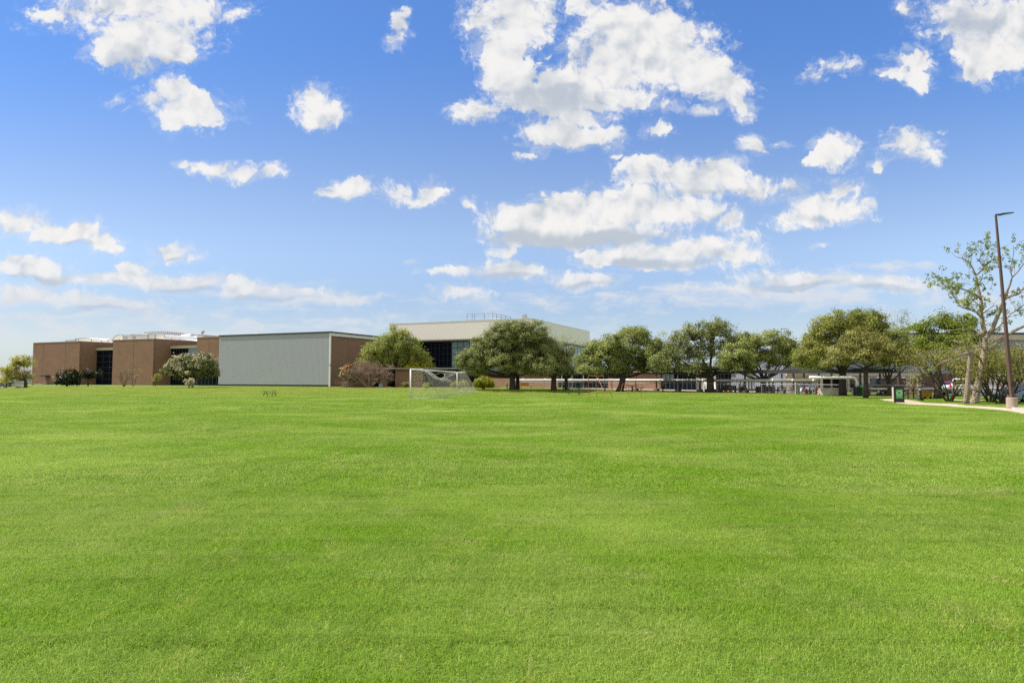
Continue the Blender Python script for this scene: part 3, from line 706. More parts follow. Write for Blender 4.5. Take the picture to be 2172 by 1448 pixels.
# cream upper hall ----------------------------------------------------------------
DW = 150.0
Cw = base(1127, DW); fw = Frame(Cw, -A)
zt = at(1127, 675.5, DW).z; ul = fw.u(826); vw = fw.v(1251.5)
p0 = fw.w(fw.u(1000), 0); zb = at(1000, 718, p0.y).z
gym = thing('cream_building', 'tall cream panelled building with dark glass wall below, behind the trees', 'building', (Cw.x, Cw.y, 0), -A)
MB().box(ul, 0, 0, vw, zb, zt).build('upper_wall', M['cream'], gym)
MB().box(ul-.05, .05, -.05, vw+.05, zt, zt + .12).build('roof_edge', M['white_trim'], gym)
MB().box(ul + .2, -.2, .25, vw - .3, zb - .55, zb - .003).build('soffit', M['dark_trim'], gym)
MB().box(ul + .1, -.1, .1, vw - .2, zb - .28, zb - .004).build('fascia', M['beige_trim'], gym)
xg1 = fw.u(958, 1.4)
window_wall(gym, fw.u(872, 1.4), xg1, 1.4, 0, zb - .55, 10, 7, M['glass'], t=.06)
window_wall(gym, xg1, -.6, 1.38, 0, zb - .55, 13, 7, M['glass_sky'])
window_wall(gym, 1.4, vw - 2, -.6, 0, zb - .55, 16, 7, M['glass_sky'], face='y')
MB().box(ul + .6, fw.u(872, 1.4), 1.4, 8, 0, zb - .55).build('wall', M['brick'], gym)
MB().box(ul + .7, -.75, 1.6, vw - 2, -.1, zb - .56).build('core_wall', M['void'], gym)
rv = 6.0; rr = MB()
for px, py in ((990, 665.5), (1001, 665), (1006, 665.5), (1027, 665), (1045, 664), (1053, 665.8), (1063, 668), (1072, 669), (1083, 671.5)):
    x = fw.u(px, rv); rr.tube([(x, rv, zt), (x, rv, max(zt + .6, fw.z(px, py, x, rv)))], .05, 4)
xs_ = [fw.u(p, rv) for p in (990, 1045, 1083)]; zs_ = [fw.z(p, q, fw.u(p, rv), rv) for p, q in ((990, 666), (1045, 664.5), (1083, 672))]
rr.tube([(xs_[0], rv, zs_[0]), (xs_[1], rv, zs_[1]), (xs_[2], rv, zs_[2])], .045, 4); rr.tube([(xs_[0], rv, zs_[0]-.55), (xs_[1], rv, zs_[1]-.7), (xs_[2], rv, zs_[2]-.4)], .04, 4)
rr.build('roof_railing', M['wire'], gym)
MB().box(fw.u(990, rv), fw.u(1046, rv), rv - .6, rv + 4, zt, zt + .75).build('roof_curb', M['steel'], gym)
xv = fw.u(1111, 5); vt = MB(); vt.cbox(xv, 5, zt, 1.5, 1.2, .5); vt.cbox(xv + .2, 5, zt + .5, .9, .9, .45); vt.cbox(xv, 5, zt + .95, 1.0, 1.0, .12); vt.cbox(xv + .2, 5, zt + 1.07, .9, .9, .5)
vt.build('roof_vent', M['steel'], gym)

# low brick entrance building ---------------------------------------------------------
DL = 121.5; Pl = base(724, DL); fl_ = Frame(Pl, 0.0)
low = thing('brick_entrance', 'low brown brick entrance block with dark doorways and a flat concrete roof slab', 'building', (Pl.x, Pl.y, 0))
xr = fl_.u(897); zr = at(800, 783, DL).z
openings = [fl_.u(p) for p in (791, 806, 820, 838)]
for xa, xb in ((0, openings[0]), (openings[1], openings[2]), (openings[3], xr)): MB().box(xa, xb, 0, 4, 0, zr).build('wall', M['brick'], low)
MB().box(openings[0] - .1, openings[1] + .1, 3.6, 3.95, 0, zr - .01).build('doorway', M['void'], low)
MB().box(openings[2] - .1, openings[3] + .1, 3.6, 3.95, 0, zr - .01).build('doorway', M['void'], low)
MB().box(-.5, xr + 12, -.6, 6, zr, zr + .3).build('roof_slab', M['canopy_edge'], low)
MB().box(openings[0] - 1, openings[3] - .5, -1.5, -.05, -.05, .12).build('step', M['path'], low)
xw = xr + 10.5
MB().box(xr, xw, 3.0, 3.2, 0, zr - .005).build('window', M['glass'], low)

# long low building along the covered walk -------------------------------------------
def canD(px): return 2565 / (25.5 + .0215 * (px - 1230))
def can(px, off=0.0):                          # point on the walk's front line under column px
    return base(px, canD(px))
ca, cb_ = can(1185), can(1668); cd = (cb_ - ca); CANG = math.atan2(cd.y, cd.x); fc = Frame(ca, CANG)
w0 = 8.0
lb = thing('brick_wing', 'long low brown brick wing with dark windows behind the covered walk', 'building', (ca.x, ca.y, 0), CANG)
zl2 = 3.15
q = lambda px: fc.u(px, w0)
def wall_piece(pa, pb, m, z0=0, z1=zl2, dv=0.0, name='wall'):
    return MB().box(q(pa), q(pb), w0 + dv, w0 + dv + 6, z0, z1).build(name, m, lb)
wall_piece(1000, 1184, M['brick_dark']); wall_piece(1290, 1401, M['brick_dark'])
window_wall(lb, q(1184) + .02, q(1290) - .02, w0 + .5, 0, zl2 - .1, 9, 2, M['glass'])
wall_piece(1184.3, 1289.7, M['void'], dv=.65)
window_wall(lb, q(1401) + .02, q(1428), w0 + .3, 1.2, zl2 - .3, 3, 1, M['glass_sky'])
window_wall(lb, q(1428), q(1484), w0 + .3, 1.2, zl2 - .3, 6, 1, M['glass'])
window_wall(lb, q(1401) + .02, q(1484), w0 + .3, 0, 1.2, 9, 1, M['glass'])
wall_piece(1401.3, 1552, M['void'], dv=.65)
MB().box(q(1487), q(1517), w0 + .1, w0 + .5, .1, 2.15).build('door', M['white'], lb)
window_wall(lb, q(1518), q(1552), w0 + .3, .0, zl2 - .3, 4, 2, M['glass'])
MB().box(q(980), q(1552), w0 - .7, w0 + 6.5, zl2, zl2 + .25).build('roof', M['dark_trim'], lb)
for px in (1481, 1485): MB().tube([(q(px), w0 - .2, 0), (q(px), w0 - .2, zl2)], .12, 8).build('downpipe', M['steel'], lb)
# pale ribbed metal building at the right
mbd = thing('metal_building', 'tall pale blue-grey ribbed metal building behind the right hand trees', 'building', (ca.x, ca.y, 0), CANG)
PB = fc.w(q(1668), w0); zH = 5.2
MB().box(q(1552.5), q(1668), w0 - .1, w0 + 8, .35, zH).build('wall', M['pale_siding'], mbd)
MB().box(q(1552.6), q(1668) - .02, w0, w0 + 7.9, -.1, .349).build('plinth', M['dark_trim'], mbd)
MB().box(q(1552.5) - .1, q(1668) + .1, w0 - .2, w0 + 8.1, zH, zH + .2).build('roof_edge', M['dark_trim'], mbd)
# right part runs square to the view
DB = PB.y; fb_ = Frame((PB.x, DB), 0.0)
dock = thing('loading_building', 'grey and tan service building with dock doors under pale metal siding', 'building', (PB.x, DB, 0))
xe = fb_.u(2330); zB = at(2150, 709, DB).z; z1_ = at(1800, 792, DB).z; z2_ = at(1800, 796.5, DB).z
x_hi = fb_.u(1790)
MB().box(0, xe, 0, 10, z1_, zB - 1.6).build('upper_wall', M['pale_siding'], dock)
MB().box(x_hi, xe, .4, 10, zB - 1.6, zB).build('upper_wall', M['pale_siding'], dock)
MB().box(x_hi - .1, xe, .2, 10.1, zB, zB + .25).build('roof_edge', M['dark_trim'], dock)
MB().box(x_hi, xe, .25, .39, zB - .7, zB - .003).build('fascia', M['beige_trim'], dock)
MB().box(-.05, fb_.u(1948), -.35, .3, z2_, z1_ - .003).build('fascia', M['beige_trim'], dock)
MB().box(0, fb_.u(1746), 0, 1, -.1, z2_ - .003).build('wall', M['tan_wall'], dock); MB().box(fb_.u(1790), xe, 0, 1, -.1, z2_ - .003).build('wall', M['tan_wall'], dock)
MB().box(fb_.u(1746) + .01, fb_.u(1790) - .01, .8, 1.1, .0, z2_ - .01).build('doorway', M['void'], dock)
for pa, pb in ((1684, 1702), (1708, 1722), (1800, 1822), (1846, 1872), (1893, 1922), (1930, 1944)):
    MB().box(fb_.u(pa), fb_.u(pb), -.05, .05, 0, z2_ - .35).build('dock_door', M['brown_door'], dock)
MB().box(fb_.u(1948) + .05, fb_.u(2060), -.03, .1, 0, z1_).build('dark_panel', M['brown_door'], dock)
for px in (1797, 1826, 1876, 1927): MB().tube([(fb_.u(px), -.3, 0), (fb_.u(px), -.3, z2_ - .4)], .16, 8).build('downpipe', M['pipe'], dock)
for px in (1880, 1912, 1858): MB().cbox(fb_.u(px), -.45, z2_ - .3, .35, .3, .16).build('dock_lamp', M['lens'], dock)
# low pale loading bay wall with a green box on it
pbay = base(1739, 67.3); xb2 = base(1786, 67.3).x
MB().front([(pbay.x + .35, 0), (xb2 - .35, 0), (xb2, .75), (pbay.x, .75)], 67.3, 67.6).build('bay_wall', M['pale_concrete'])
o = bpy.data.objects['bay_wall']; tag(o, 'low pale concrete bay wall under the white elbow pipe', 'wall')

# covered walk: roof, posts and the long insulated pipe carried on the posts
walk = thing('covered_walk', 'long covered walk with thin flat roof on slim dark posts', 'walkway', (ca.x, ca.y, 0), CANG)
zc_ = 2.62; uE = fc.u(1906, 0)
uM = fc.u(1560)
MB().box(-.5, uM, -.3, 2.6, zc_, zc_ + .11).build('roof', M['canopy_edge'], walk)
MB().box(-.4, uM, -.1, 2.4, zc_ - .28, zc_ - .003).build('beam', M['dark_trim'], walk)
MB().box(uM, uE, -.3, .5, zc_ - .25, zc_ + .16).build('roof', M['dark_trim'], walk)
for px in (1192, 1214, 1238, 1298, 1348.5, 1392.5, 1438.5, 1484, 1523, 1581, 1632, 1659, 1684, 1706, 1738, 1765, 1826, 1868):
    x = fc.u(px); big = px > 1340
    pm = M['brown_metal'] if big else M['steel']
    p_ = MB().cbox(x, 0, 0, .16 if big else .12, .16, zc_ - .3).build('post', pm, walk)
    MB().side([(-.4, 0), (.4, 0), (.22, .32), (-.22, .32)], x - .3, x + .3).build('post_base', M['wood_dark'], p_) if px > 1340 else None
pz = 1.42
pr = thing('insulated_pipe', 'long horizontal pale jacketed pipe running along the covered walk', 'pipe', (ca.x, ca.y, 0), CANG)
x0p, x1p = fc.u(1094, -.35), fc.u(1733, -.35)
MB().tube([(x0p, -.35, pz), (x1p, -.35, pz + .1)], .19, 14).build('jacket', M['pipe'], pr, smooth=True)
x = x0p + .8
while x < x1p:
    zz = pz + .1 * (x - x0p) / (x1p - x0p); MB().tube([(x, -.35, zz), (x + .1, -.35, zz)], .205, 14).build('band', M['steel'], pr); x += 2.4
x = x0p + 2
while x < x1p: MB().cbox(x, -.35, pz + .2, .5, .14, .09).build('bracket', M['white'], pr); x += 6.1
# white pipe with the big elbow, then the low pipe to the right
De = 64.0
def elbow(pts, r, n=14): return MB().tube(pts, r, n)
pA, pB = at(1717, 800.3, De), at(1806, 800.6, De); rE = .14
bend = [Vector((pB.x + .55 * math.sin(t), De, pB.z - .55 + .55 * math.cos(t))) for t in [PI/2 * k / 7 for k in range(8)]]
zlow = at(1830, 824.5, De).z
tag(elbow([pA] + bend + [Vector((bend[-1].x, De, zlow))], rE).build('elbow_pipe', M['white'], smooth=True), 'bright white pipe bending down in a big elbow above the bay wall', 'pipe')
xl = base(2360, De).x
lp = thing('low_pipe', 'grey jacketed pipe running low across the car park at the right', 'pipe', (bend[-1].x + .2, De, zlow))
MB().tube([(0, 0, 0), (xl - bend[-1].x, 0, 0)], .125, 14).build('jacket', M['pipe'], lp, smooth=True)
x = 1.0
while x < xl - bend[-1].x: MB().cbox(x, 0, -zlow, .12, .12, zlow - .1).build('support', M['rust'], lp); x += 3.4

# chain-link fence in front of the walk
fn = thing('chain_link_fence', 'low chain link fence with grey top rail along the covered walk', 'fence', (ca.x, ca.y, 0), CANG)
fv = -1.5; fa, fe = fc.u(1106, fv), fc.u(1955, fv); fh = 1.12; wires = MB(); L_ = fe - fa
k = fa
while k < fe:
    for s_ in (1, -1):
        a = (k if s_ == 1 else k + fh); b_ = (k + fh if s_ == 1 else k)
        wires.tube([(a, fv, .06), (b_, fv, fh - .03)], .0022, 3, cap=False)
    k += .24
wires.build('wire_mesh', M['steel'], fn)
MB().tube([(fa, fv, fh), (fe, fv, fh)], .032, 6).build('top_rail', M['steel'], fn)
k = fa
while k <= fe + .01:
    MB().tube([(k, fv, 0), (k, fv, fh + .06)], .035, 6).build('fence_post', M['steel'], fn); k += 3.0

# far left: low walls, pole and far roofs
zf = -1.72
def farwall(pa, pb, ytop, D, m, nm, label, cat, depth=6):
    a, b = base(pa, D).x, base(pb, D).x; z = at(pa, ytop, D).z
    return a, b, z
a, b, z = farwall(-30, 18, 808.5, 205, None, None, None, None)
g = thing('grey_shed', 'low dark grey shed beyond the parked cars at far left', 'building', ((a+b)/2, 205, zf)); w = (b - a) / 2
MB().box(-w, w, 0, 6, 0, z - zf - .25).build('wall', M['grey_wall'], g); MB().box(-w - .3, w + .3, -.3, 6.3, z - zf - .249, z - zf).build('roof', M['steel'], g)
a, b, z = farwall(18.5, 90, 809.5, 206, None, None, None, None)
g = thing('brick_outbuilding', 'low brownish brick outbuilding behind the far left tree', 'building', ((a+b)/2, 206, zf)); w = (b - a) / 2
MB().box(-w, w, 0, 8, 0, z - zf - .3).build('wall', M['tan_wall'], g); MB().box(-w, w, -.3, 8.2, z - zf - .299, z - zf).build('roof', M['steel'], g)
MB().box(-w + .8, -w + 1.6, -.05, .1, 1.6, 2.5).build('window', M['glass'], g)
a, b, z = farwall(-60, 36, 795.5, 260, None, None, None, None)
g = thing('tan_house', 'distant tan building with grey roof at the far left edge', 'building', ((a+b)/2, 260, zf)); w = (b - a) / 2
MB().box(-w, w, 0, 12, 0, z - zf - 1.2).build('wall', M['tan_wall'], g); MB().side([(-.5, z-zf-1.199), (12.5, z-zf-1.199), (6, z - zf + .6)], -w - .4, w + .4).build('roof', M['grey_wall'], g)
for k in (.55, .75): MB().box(-w + 2*w*k, -w + 2*w*k + 1.2, -.06, .1, 1.5, 3).build('window', M['glass'], g)
pp = base(13.5, 190, zf); up = thing('utility_pole', 'thin dark utility pole with small crossarm left of the far tree', 'pole', pp)
zt_ = at(13.5, 773, 190).z - zf; MB().tube([(0,0,0),(0,0,zt_)], [.16,.11], 8).build('mast', M['wood_dark'], up)
cr = MB(); cr.cbox(0, 0, zt_ * .55, 2.4, .14, .14); cr.tube([(.1, 0, zt_ - .3), (1.6, 0, zt_ - .9)], .05, 4); cr.build('crossarm', M['wood_dark'], up)

# paved strip under the walk and mulch beds
sa, sb = fc.u(1185), fc.u(1668)
o = MB().box(sa, sb, .6, w0 - .01, -.05, .05).build('pavement', M['path']); o.location = (ca.x, ca.y, 0); o.rotation_euler = (0, 0, CANG); tag(o, kind='structure')
# ------------------------------------------------------------------ trees and shrubs
def leaves(P, Nrm, size, rs, asp=.55, bend=.0):
    """one small pointed quad per leaf: P positions (n,3), Nrm rough facing (n,3)"""
    n = len(P); nn = Nrm + rs.normal(0, .55, (n, 3)); nn /= np.linalg.norm(nn, axis=1)[:, None] + 1e-9
    t = np.cross(nn, rs.normal(0, 1, (n, 3))); t /= np.linalg.norm(t, axis=1)[:, None] + 1e-9
    b = np.cross(nn, t); s = size * rs.uniform(.6, 1.35, n)[:, None]
    V = np.stack([P - t * s, P + b * s * asp, P + t * s, P - b * s * asp], 1).reshape(-1, 3)
    return V, np.arange(n * 4).reshape(-1, 4)
def curve(a, b, sag, n=6):
    a, b, sag = Vector(a), Vector(b), Vector(sag)
    return [a.lerp(b, t) + sag * (4 * t * (1 - t)) for t in [i / n for i in range(n + 1)]]
LM = {
 'oak': leafmat('live_oak_leaves', [(0.100589,0.11781,0.03237), (0.165676,0.18963,0.052338), (0.254431,0.275415,0.080886), (0.390522,0.40992,0.147498)], 0.2),
 'oak_olive': leafmat('olive_oak_leaves', [(0.106506,0.12558,0.028548), (0.189344,0.21777,0.049452), (0.29585,0.326655,0.085644), (0.437858,0.46116,0.152256)], 0.2),
 'oak_green': leafmat('fresh_green_leaves', [(0.0915,0.1122,0.0195), (0.183,0.2074,0.0342), (0.305,0.3111,0.061), (0.4514,0.427,0.122)], 0.3),
 'brown_olive': leafmat('brown_tinged_leaves', [(0.100589,0.098595,0.022854), (0.201178,0.198555,0.04758), (0.319518,0.30744,0.080886), (0.47336,0.44835,0.147498)], 0.25),
 'bright': leafmat('bright_spring_leaves', [(0.054,0.09,0.0084), (0.126,0.174,0.0144), (0.24,0.294,0.0264), (0.408,0.432,0.072)], 0.4),
 'yellow': leafmat('yellow_green_leaves', [(.12,.13,.015), (.28,.28,.03), (.45,.42,.06), (.55,.50,.14)], .45),
 'elm': leafmat('elm_leaves', [(0.1359,0.1714,0.0324), (0.2223,0.2636,0.0497), (0.3411,0.3716,0.068), (0.4707,0.4904,0.1274)], .4),
 'photinia': leafmat('photinia_leaves', [(0.045,0.0675,0.018), (0.112,0.135,0.0375), (0.21,0.21,0.06), (0.33,0.3,0.105)], .2),
 'blossom': leafmat('cream_blossom', [(.42,.36,.22), (.55,.48,.32), (.68,.62,.46)], .3),
 'red': leafmat('red_tipped_leaves', [(0.075,0.06,0.018), (0.21,0.112,0.03), (0.39,0.18,0.045), (0.51,0.33,0.105)], .3),
 'dark': leafmat('dark_shrub_leaves', [(.012,.018,.008), (.03,.04,.015), (.055,.06,.022)], .15),
 'gold': leafmat('golden_juniper', [(.14,.15,.012), (.34,.34,.022), (.55,.52,.04)], 0.35),
 'buds': leafmat('brown_buds', [(.10,.06,.04), (.20,.13,.085), (.30,.22,.13)], .3),
 'sparse': leafmat('sparse_spring_leaves', [(0.1125,0.125,0.025), (0.25,0.25,0.05), (0.4,0.375,0.0875), (0.525,0.475,0.1625)], .45),
}
def lobes_w(lobes, D, seed, depth=.85, zoff=.5):
    """crown lobes given by their outline in the view, placed round the trunk's depth"""
    r = random.Random(seed); out = []
    for i, (px, py, rx, ry) in enumerate(lobes):
        c = at(px, py, D); k = D / F; R = max(rx, ry) * k
        out.append((Vector((c.x, D + r.uniform(-zoff, zoff) * R, c.z)), (rx * k, R * depth, ry * k)))
    return out
def tree(name, label, cat, px, py, twid, fork, lobes, leaf='oak', seed=1, dens=1.0, lsize=.17, group=None, bark='bark', lean=0, depth=.85,
         crad=.62, per=42, D=None, shell=.5, extra=None, tipw=.0, multi=0, up=.25, z0=0.0, twigs=.55, flat=.75, base_w=1.28):
    lobes = [(a_, b_, c_ * 1.14, d_ * 1.1) for a_, b_, c_, d_ in lobes]; per = per * (3.4 if cat == 'tree' else 1.5); dens *= 1.15
    if cat == 'tree': lsize = lsize * .66
    rs = np.random.RandomState(seed); r = random.Random(seed)
    b = ground(px, py) if D is None else base(px, D); D = b.y; k = D / F
    root = thing(name, label, cat, (b.x, b.y, gz(b.x, b.y)), 0, group)
    o = Vector((b.x, b.y, gz(b.x, b.y)))
    LB = lobes_w(lobes, D, seed, depth)
    rt = twid * k / 2 * .86; fk = at(px + lean, fork, D)
    wood = MB(); ends = []
    if not multi:
        tr = curve(o + Vector((0, 0, -.1)), fk, (r.uniform(-.1, .1), 0, 0), 6)
        wood.tube(tr, [rt * base_w, rt * 1.18, rt * 1.05, rt, rt * .97, rt * .95, rt * .95], 10)
        starts = [fk] * len(LB)
    else:
        starts = []
        for i, (c, R) in enumerate(LB): starts.append(o + Vector((r.uniform(-.25, .25), r.uniform(-.2, .2), 0)))
    CL = []; mids = []
    for (c, R), s in zip(LB, starts):
        area = (R[0] * R[2] + R[0] * R[1] + R[1] * R[2]) / 3 * 12.57
        n = max(3, int(area / (crad * crad * 2.0) * dens * .62))
        e = c + Vector((0, 0, -R[2] * .25)); L_ = (e - s).length
        rl = rt * (.50 if not multi else 1.0) * min(1.0, .55 + .5 * R[0] / 3)
        cv = curve(s, e, Vector((r.uniform(-.06, .06) * L_, r.uniform(-.06, .06) * L_, -.05 * L_ if not multi else .05 * L_)), 6)
        wood.tube(cv, [rl * (1 - .12 * i) for i in range(7)], 6)
        nodes = cv[2:]
        for i in range(n):
            while True:
                d = rs.normal(0, 1, 3); d /= np.linalg.norm(d)
                if d[2] > -.55: break
            rho = shell + (1 - shell) * rs.rand() ** .6
            if rs.rand() < .22: rho *= .65
            elif rs.rand() < .16: rho *= 1.0 + .22 * rs.rand()
            q = Vector((c.x + d[0] * R[0] * rho, c.y + d[1] * R[1] * rho, c.z + d[2] * R[2] * rho))
            CL.append((q, d, R)); a = min(nodes, key=lambda t: (t - q).length)
            if r.random() < twigs:
                m = a.lerp(q, .5) + Vector((r.uniform(-.2, .2), r.uniform(-.2, .2), r.uniform(-.1, .25)))
                w_ = max(.012, rl * .22); wood.tube([a, m, q], [w_, w_ * .6, w_ * .25], 4, cap=False)
    P = []; Nn = []
    for q, d, R in CL:
        m = int(per * rs.uniform(.55, 1.45)); cr = crad * rs.uniform(.65, 1.25)
        p = rs.normal(0, .5, (m, 3)) * np.array([cr, cr, cr * flat]) + np.array(q)
        P.append(p); Nn.append(np.tile(np.array([d[0] * .8, d[1] * .8, d[2] * .6 + up]), (m, 1)))
    P = np.concatenate(P); Nn = np.concatenate(Nn)
    P = P[P[:, 2] > o.z + .25 + z0]; Nn = Nn[:len(P)]
    V, Q = leaves(P - np.array(o), Nn, lsize, rs)
    npmesh('crown', V, Q, LM[leaf], root)
    if extra:                                              # second kind of leaf or blossom on the outside of the crown
        el, frac, es, topz = extra
        sel = [(q, d) for q, d, R in CL if d[2] > topz]; P2 = []; N2 = []
        for q, d in sel:
            m = int(per * frac); p = rs.normal(0, .42, (m, 3)) * crad + np.array(q) + np.array(d) * crad * .45
            P2.append(p); N2.append(np.tile(np.array([d[0], d[1], d[2] + .3]), (m, 1)))
        V, Q = leaves(np.concatenate(P2) - np.array(o), np.concatenate(N2), es, rs, .8)
        npmesh('blossom' if el == 'blossom' else 'new_growth', V, Q, LM[el], root)
    w = MB(); w.v = [(v[0] - o.x, v[1] - o.y, v[2] - o.z) for v in wood.v]; w.f = wood.f; w.m = wood.m
    w.build('trunk', M[bark], root, smooth=True)
    return root
G1 = 'spreading trees along the covered walk'
tree('oak_tree', 'big dark live oak with the widest crown in front of the cream building', 'tree', 1087, 826.5, 14.5, 798,
     [(1010,765,36,24),(1000,785,26,14),(1040,735,38,30),(1075,715,34,30),(1060,768,44,26),(1110,745,44,34),(1140,768,42,26),(1105,782,38,16),(1025,745,24,22),(1150,742,34,28),(1125,712,36,26),(1165,768,30,20),(1090,700,26,18),(985,770,20,18)],
     'oak', 11, .95, .15, G1, per=46)
tree('oak_tree', 'thin twiggy tree rising behind the big dark live oak', 'tree', 1098, 0, 9, 770, [(1065,696,20,16),(1095,700,20,18),(1120,700,20,20),(1040,706,12,14),(1140,722,16,16)], 'oak_olive', 12, .75, .12, G1, D=99, per=16, crad=.75, twigs=1.0)
tree('oak_tree', 'dark live oak with a sooty trunk and bare twigs over its right half', 'tree', 1175, 827, 13, 797,
     [(1165,775,34,22),(1190,785,28,14),(1165,745,24,24),(1195,755,26,24),(1150,790,26,10)], 'oak', 13, .9, .14, G1, per=38)
tree('oak_tree', 'half bare tree with upright brown twigs at the corner of the cream building', 'tree', 1202, 0, 8, 780, [(1200,728,26,22),(1220,735,14,26),(1180,722,16,16),(1212,768,18,18)], 'oak_olive', 14, .6, .11, G1, D=96, per=11, crad=.8, twigs=1.0)
tree('oak_tree', 'leaning live oak with a broad round crown, behind the tall rust frame', 'tree', 1313, 830.5, 15, 800,
     [(1255,768,34,24),(1245,785,22,10),(1290,745,42,26),(1340,722,40,24),(1330,765,46,28),(1375,750,40,30),(1385,778,36,14),(1300,785,34,12),(1270,740,24,18),(1345,705,22,12)],
     'oak_olive', 15, .95, .15, G1, lean=8, per=40)
tree('oak_tree', 'tall greyish live oak with sky showing through, its trunk before a white door', 'tree', 1507, 832, 18, 800,
     [(1425,740,32,34),(1420,772,34,20),(1470,715,38,28),(1515,705,40,26),(1545,735,26,26),(1490,750,40,24),(1465,780,36,14),(1535,775,22,20),(1395,770,20,20)],
     'oak', 16, .78, .14, G1, per=34, crad=.6)
tree('oak_tree', 'wide low live oak with forking dark limbs, shading the standing man', 'tree', 1619, 833.5, 14, 806,
     [(1560,755,32,24),(1550,772,22,14),(1590,730,36,22),(1635,722,38,22),(1610,760,40,22),(1665,745,30,26),(1660,770,28,12),(1580,778,26,10),(1685,755,16,18)],
     'oak_olive', 17, .9, .13, G1, per=40, crad=.55)
tree('oak_tree', 'tallest green oak by the bay wall with a thick dark trunk', 'tree', 1788, 839, 17, 790,
     [(1710,755,32,26),(1735,720,34,26),(1775,690,46,28),(1830,685,44,26),(1760,750,44,26),(1800,725,46,30),(1725,775,34,10),(1850,710,30,26)],
     'oak_green', 18, .95, .12, G1, per=42, crad=.52)
tree('oak_tree', 'brownish olive oak standing nearest the lawn edge, left of the black kiosk', 'tree', 1836, 844.5, 11, 782,
     [(1790,750,34,22),(1775,768,22,12),(1830,725,40,26),(1870,745,36,24),(1840,760,44,16),(1905,765,26,12)],
     'brown_olive', 19, 1.0, .095, G1, per=44, crad=.42)
tree('oak_tree', 'dark oak with long low limbs behind the black kiosk', 'tree', 1885, 840.3, 14, 812,
     [(1875,740,34,26),(1915,745,32,26),(1900,715,28,22),(1935,765,24,16),(1860,770,24,10)], 'oak_olive', 20, .85, .11, G1, per=38, crad=.48)
tree('oak_tree', 'nearly bare brown tree top showing above the oaks near the lamp side', 'tree', 1908, 0, 8, 740, [(1890,682,16,14),(1915,676,18,16),(1930,695,14,14),(1900,700,24,12)], 'brown_olive', 21, .6, .10, G1, D=72, per=12, crad=.6, twigs=1.0)
tree('leafy_tree', 'bright green leafy tree with a stout pale trunk right of the kiosk', 'tree', 1988, 846, 15, 770,
     [(1960,705,24,26),(1985,690,26,22),(2020,690,30,20),(2050,700,26,22),(1975,735,34,22),(2025,725,40,20),(2065,720,20,18),(1950,730,14,22)],
     'bright', 22, .85, .12, per=34, crad=.5, bark='bark')
# left side planting
tree('leafy_tree', 'feathery yellow-green tree rising behind the low brick entrance', 'tree', 838, 0, 14, 792,
     [(800,748,24,20),(838,735,32,22),(872,752,26,22),(835,765,44,18),(845,712,12,12),(862,716,10,12),(786,740,12,8),(890,770,18,10),(822,722,12,12),(805,728,10,10),(880,730,10,10),(898,752,12,8),(775,752,10,6),(832,704,7,9),(855,703,6,9),(905,765,8,6),(790,770,18,8)], 'elm', 31, 1.0, .22, D=128.5, per=30, crad=.85, flat=1.0, up=.5)
tree('hedge', 'yellow-green hedge top showing above the low brick entrance roof', 'shrub', 890, 0, 6, 800, [(880,778,24,10),(902,780,16,8)], 'gold', 32, 1.0, .16, D=128, per=30)
tree('photinia_tree', 'wide photinia covered in cream blossom before the dark window', 'shrub', 408, 822, 5, 808,
     [(372,778,24,16),(365,790,18,10),(400,770,28,16),(430,772,24,18),(412,790,38,13),(440,790,18,12),(395,800,14,4)], 'photinia', 33, 1.0, .2, per=50, crad=.65, extra=('blossom', .27, .14, -.1), bark='bark_tan')
tree('shrub', 'small cream flowered shrub under the wide photinia', 'shrub', 401, 823, 3, 815, [(401,812,7,5)], 'photinia', 34, 1.2, .16, per=60, crad=.4, extra=('blossom', .8, .14, -.5))
tree('shrub', 'dense dark round shrub with orange new tips against the far brick block', 'shrub', 142, 819.3, 4, 812, [(140,804,18,14),(150,797,12,12),(132,806,12,11),(143,811,18,8)], 'dark', 35, 1.3, .19, D=136, per=60, crad=.7, extra=('red', .2, .15, .4))
tree('shrub', 'faint dark small tree left of the first dark window', 'shrub', 187, 0, 3, 808, [(186,795,14,8),(194,793,12,7),(180,799,10,6)], 'dark', 36, 1.0, .18, D=141, per=36, crad=.8)
tree('shrub', 'red tipped round-headed shrub left of the bare crape myrtle', 'shrub', 742, 821, 3.2, 808,
     [(738,792,14,11),(748,797,14,9),(733,798,9,7),(740,785,10,6)], 'photinia', 37, 1.2, .17, D=119.5, per=46, crad=.55, multi=0, extra=('red', .9, .15, .25))
tree('shrub', 'small sapling with a tuft of yellow leaves by the second brick block', 'shrub', 329, 820, 1.5, 812, [(330,800,5,6),(332,806,3.5,4)], 'sparse', 38, 1.0, .16, D=134, per=30, crad=.5)
tree('shrub', 'rounded golden evergreen shrub at the right end of the goal', 'shrub', 1026, 824.5, 8, 818, [(1026,811,15,9.5),(1018,816,11,7.5),(1036,816,9.5,7.5),(1027,818,15,5)], 'gold', 39, 1.6, .1, D=103, per=80, crad=.42, shell=.75, flat=.8)
tree('shrub', 'low golden shrub seen through the right part of the goal net', 'shrub', 975, 823.5, 5, 819, [(970,815,10,5.5),(983,815,9,5.5)], 'gold', 40, 1.4, .1, D=105, per=60, crad=.4)
tree('shrub', 'small green plant behind the goal net', 'shrub', 905, 822.5, 3, 819, [(905,818,7,4)], 'elm', 41, 1.2, .12, D=110, per=40, crad=.4)
tree('shrub', 'small tan leaved shrub by the entrance wall beside the left goal post', 'shrub', 860, 821, 3, 818, [(860,816.5,7,4)], 'brown_olive', 42, 1.4, .13, D=118, per=50, crad=.4)
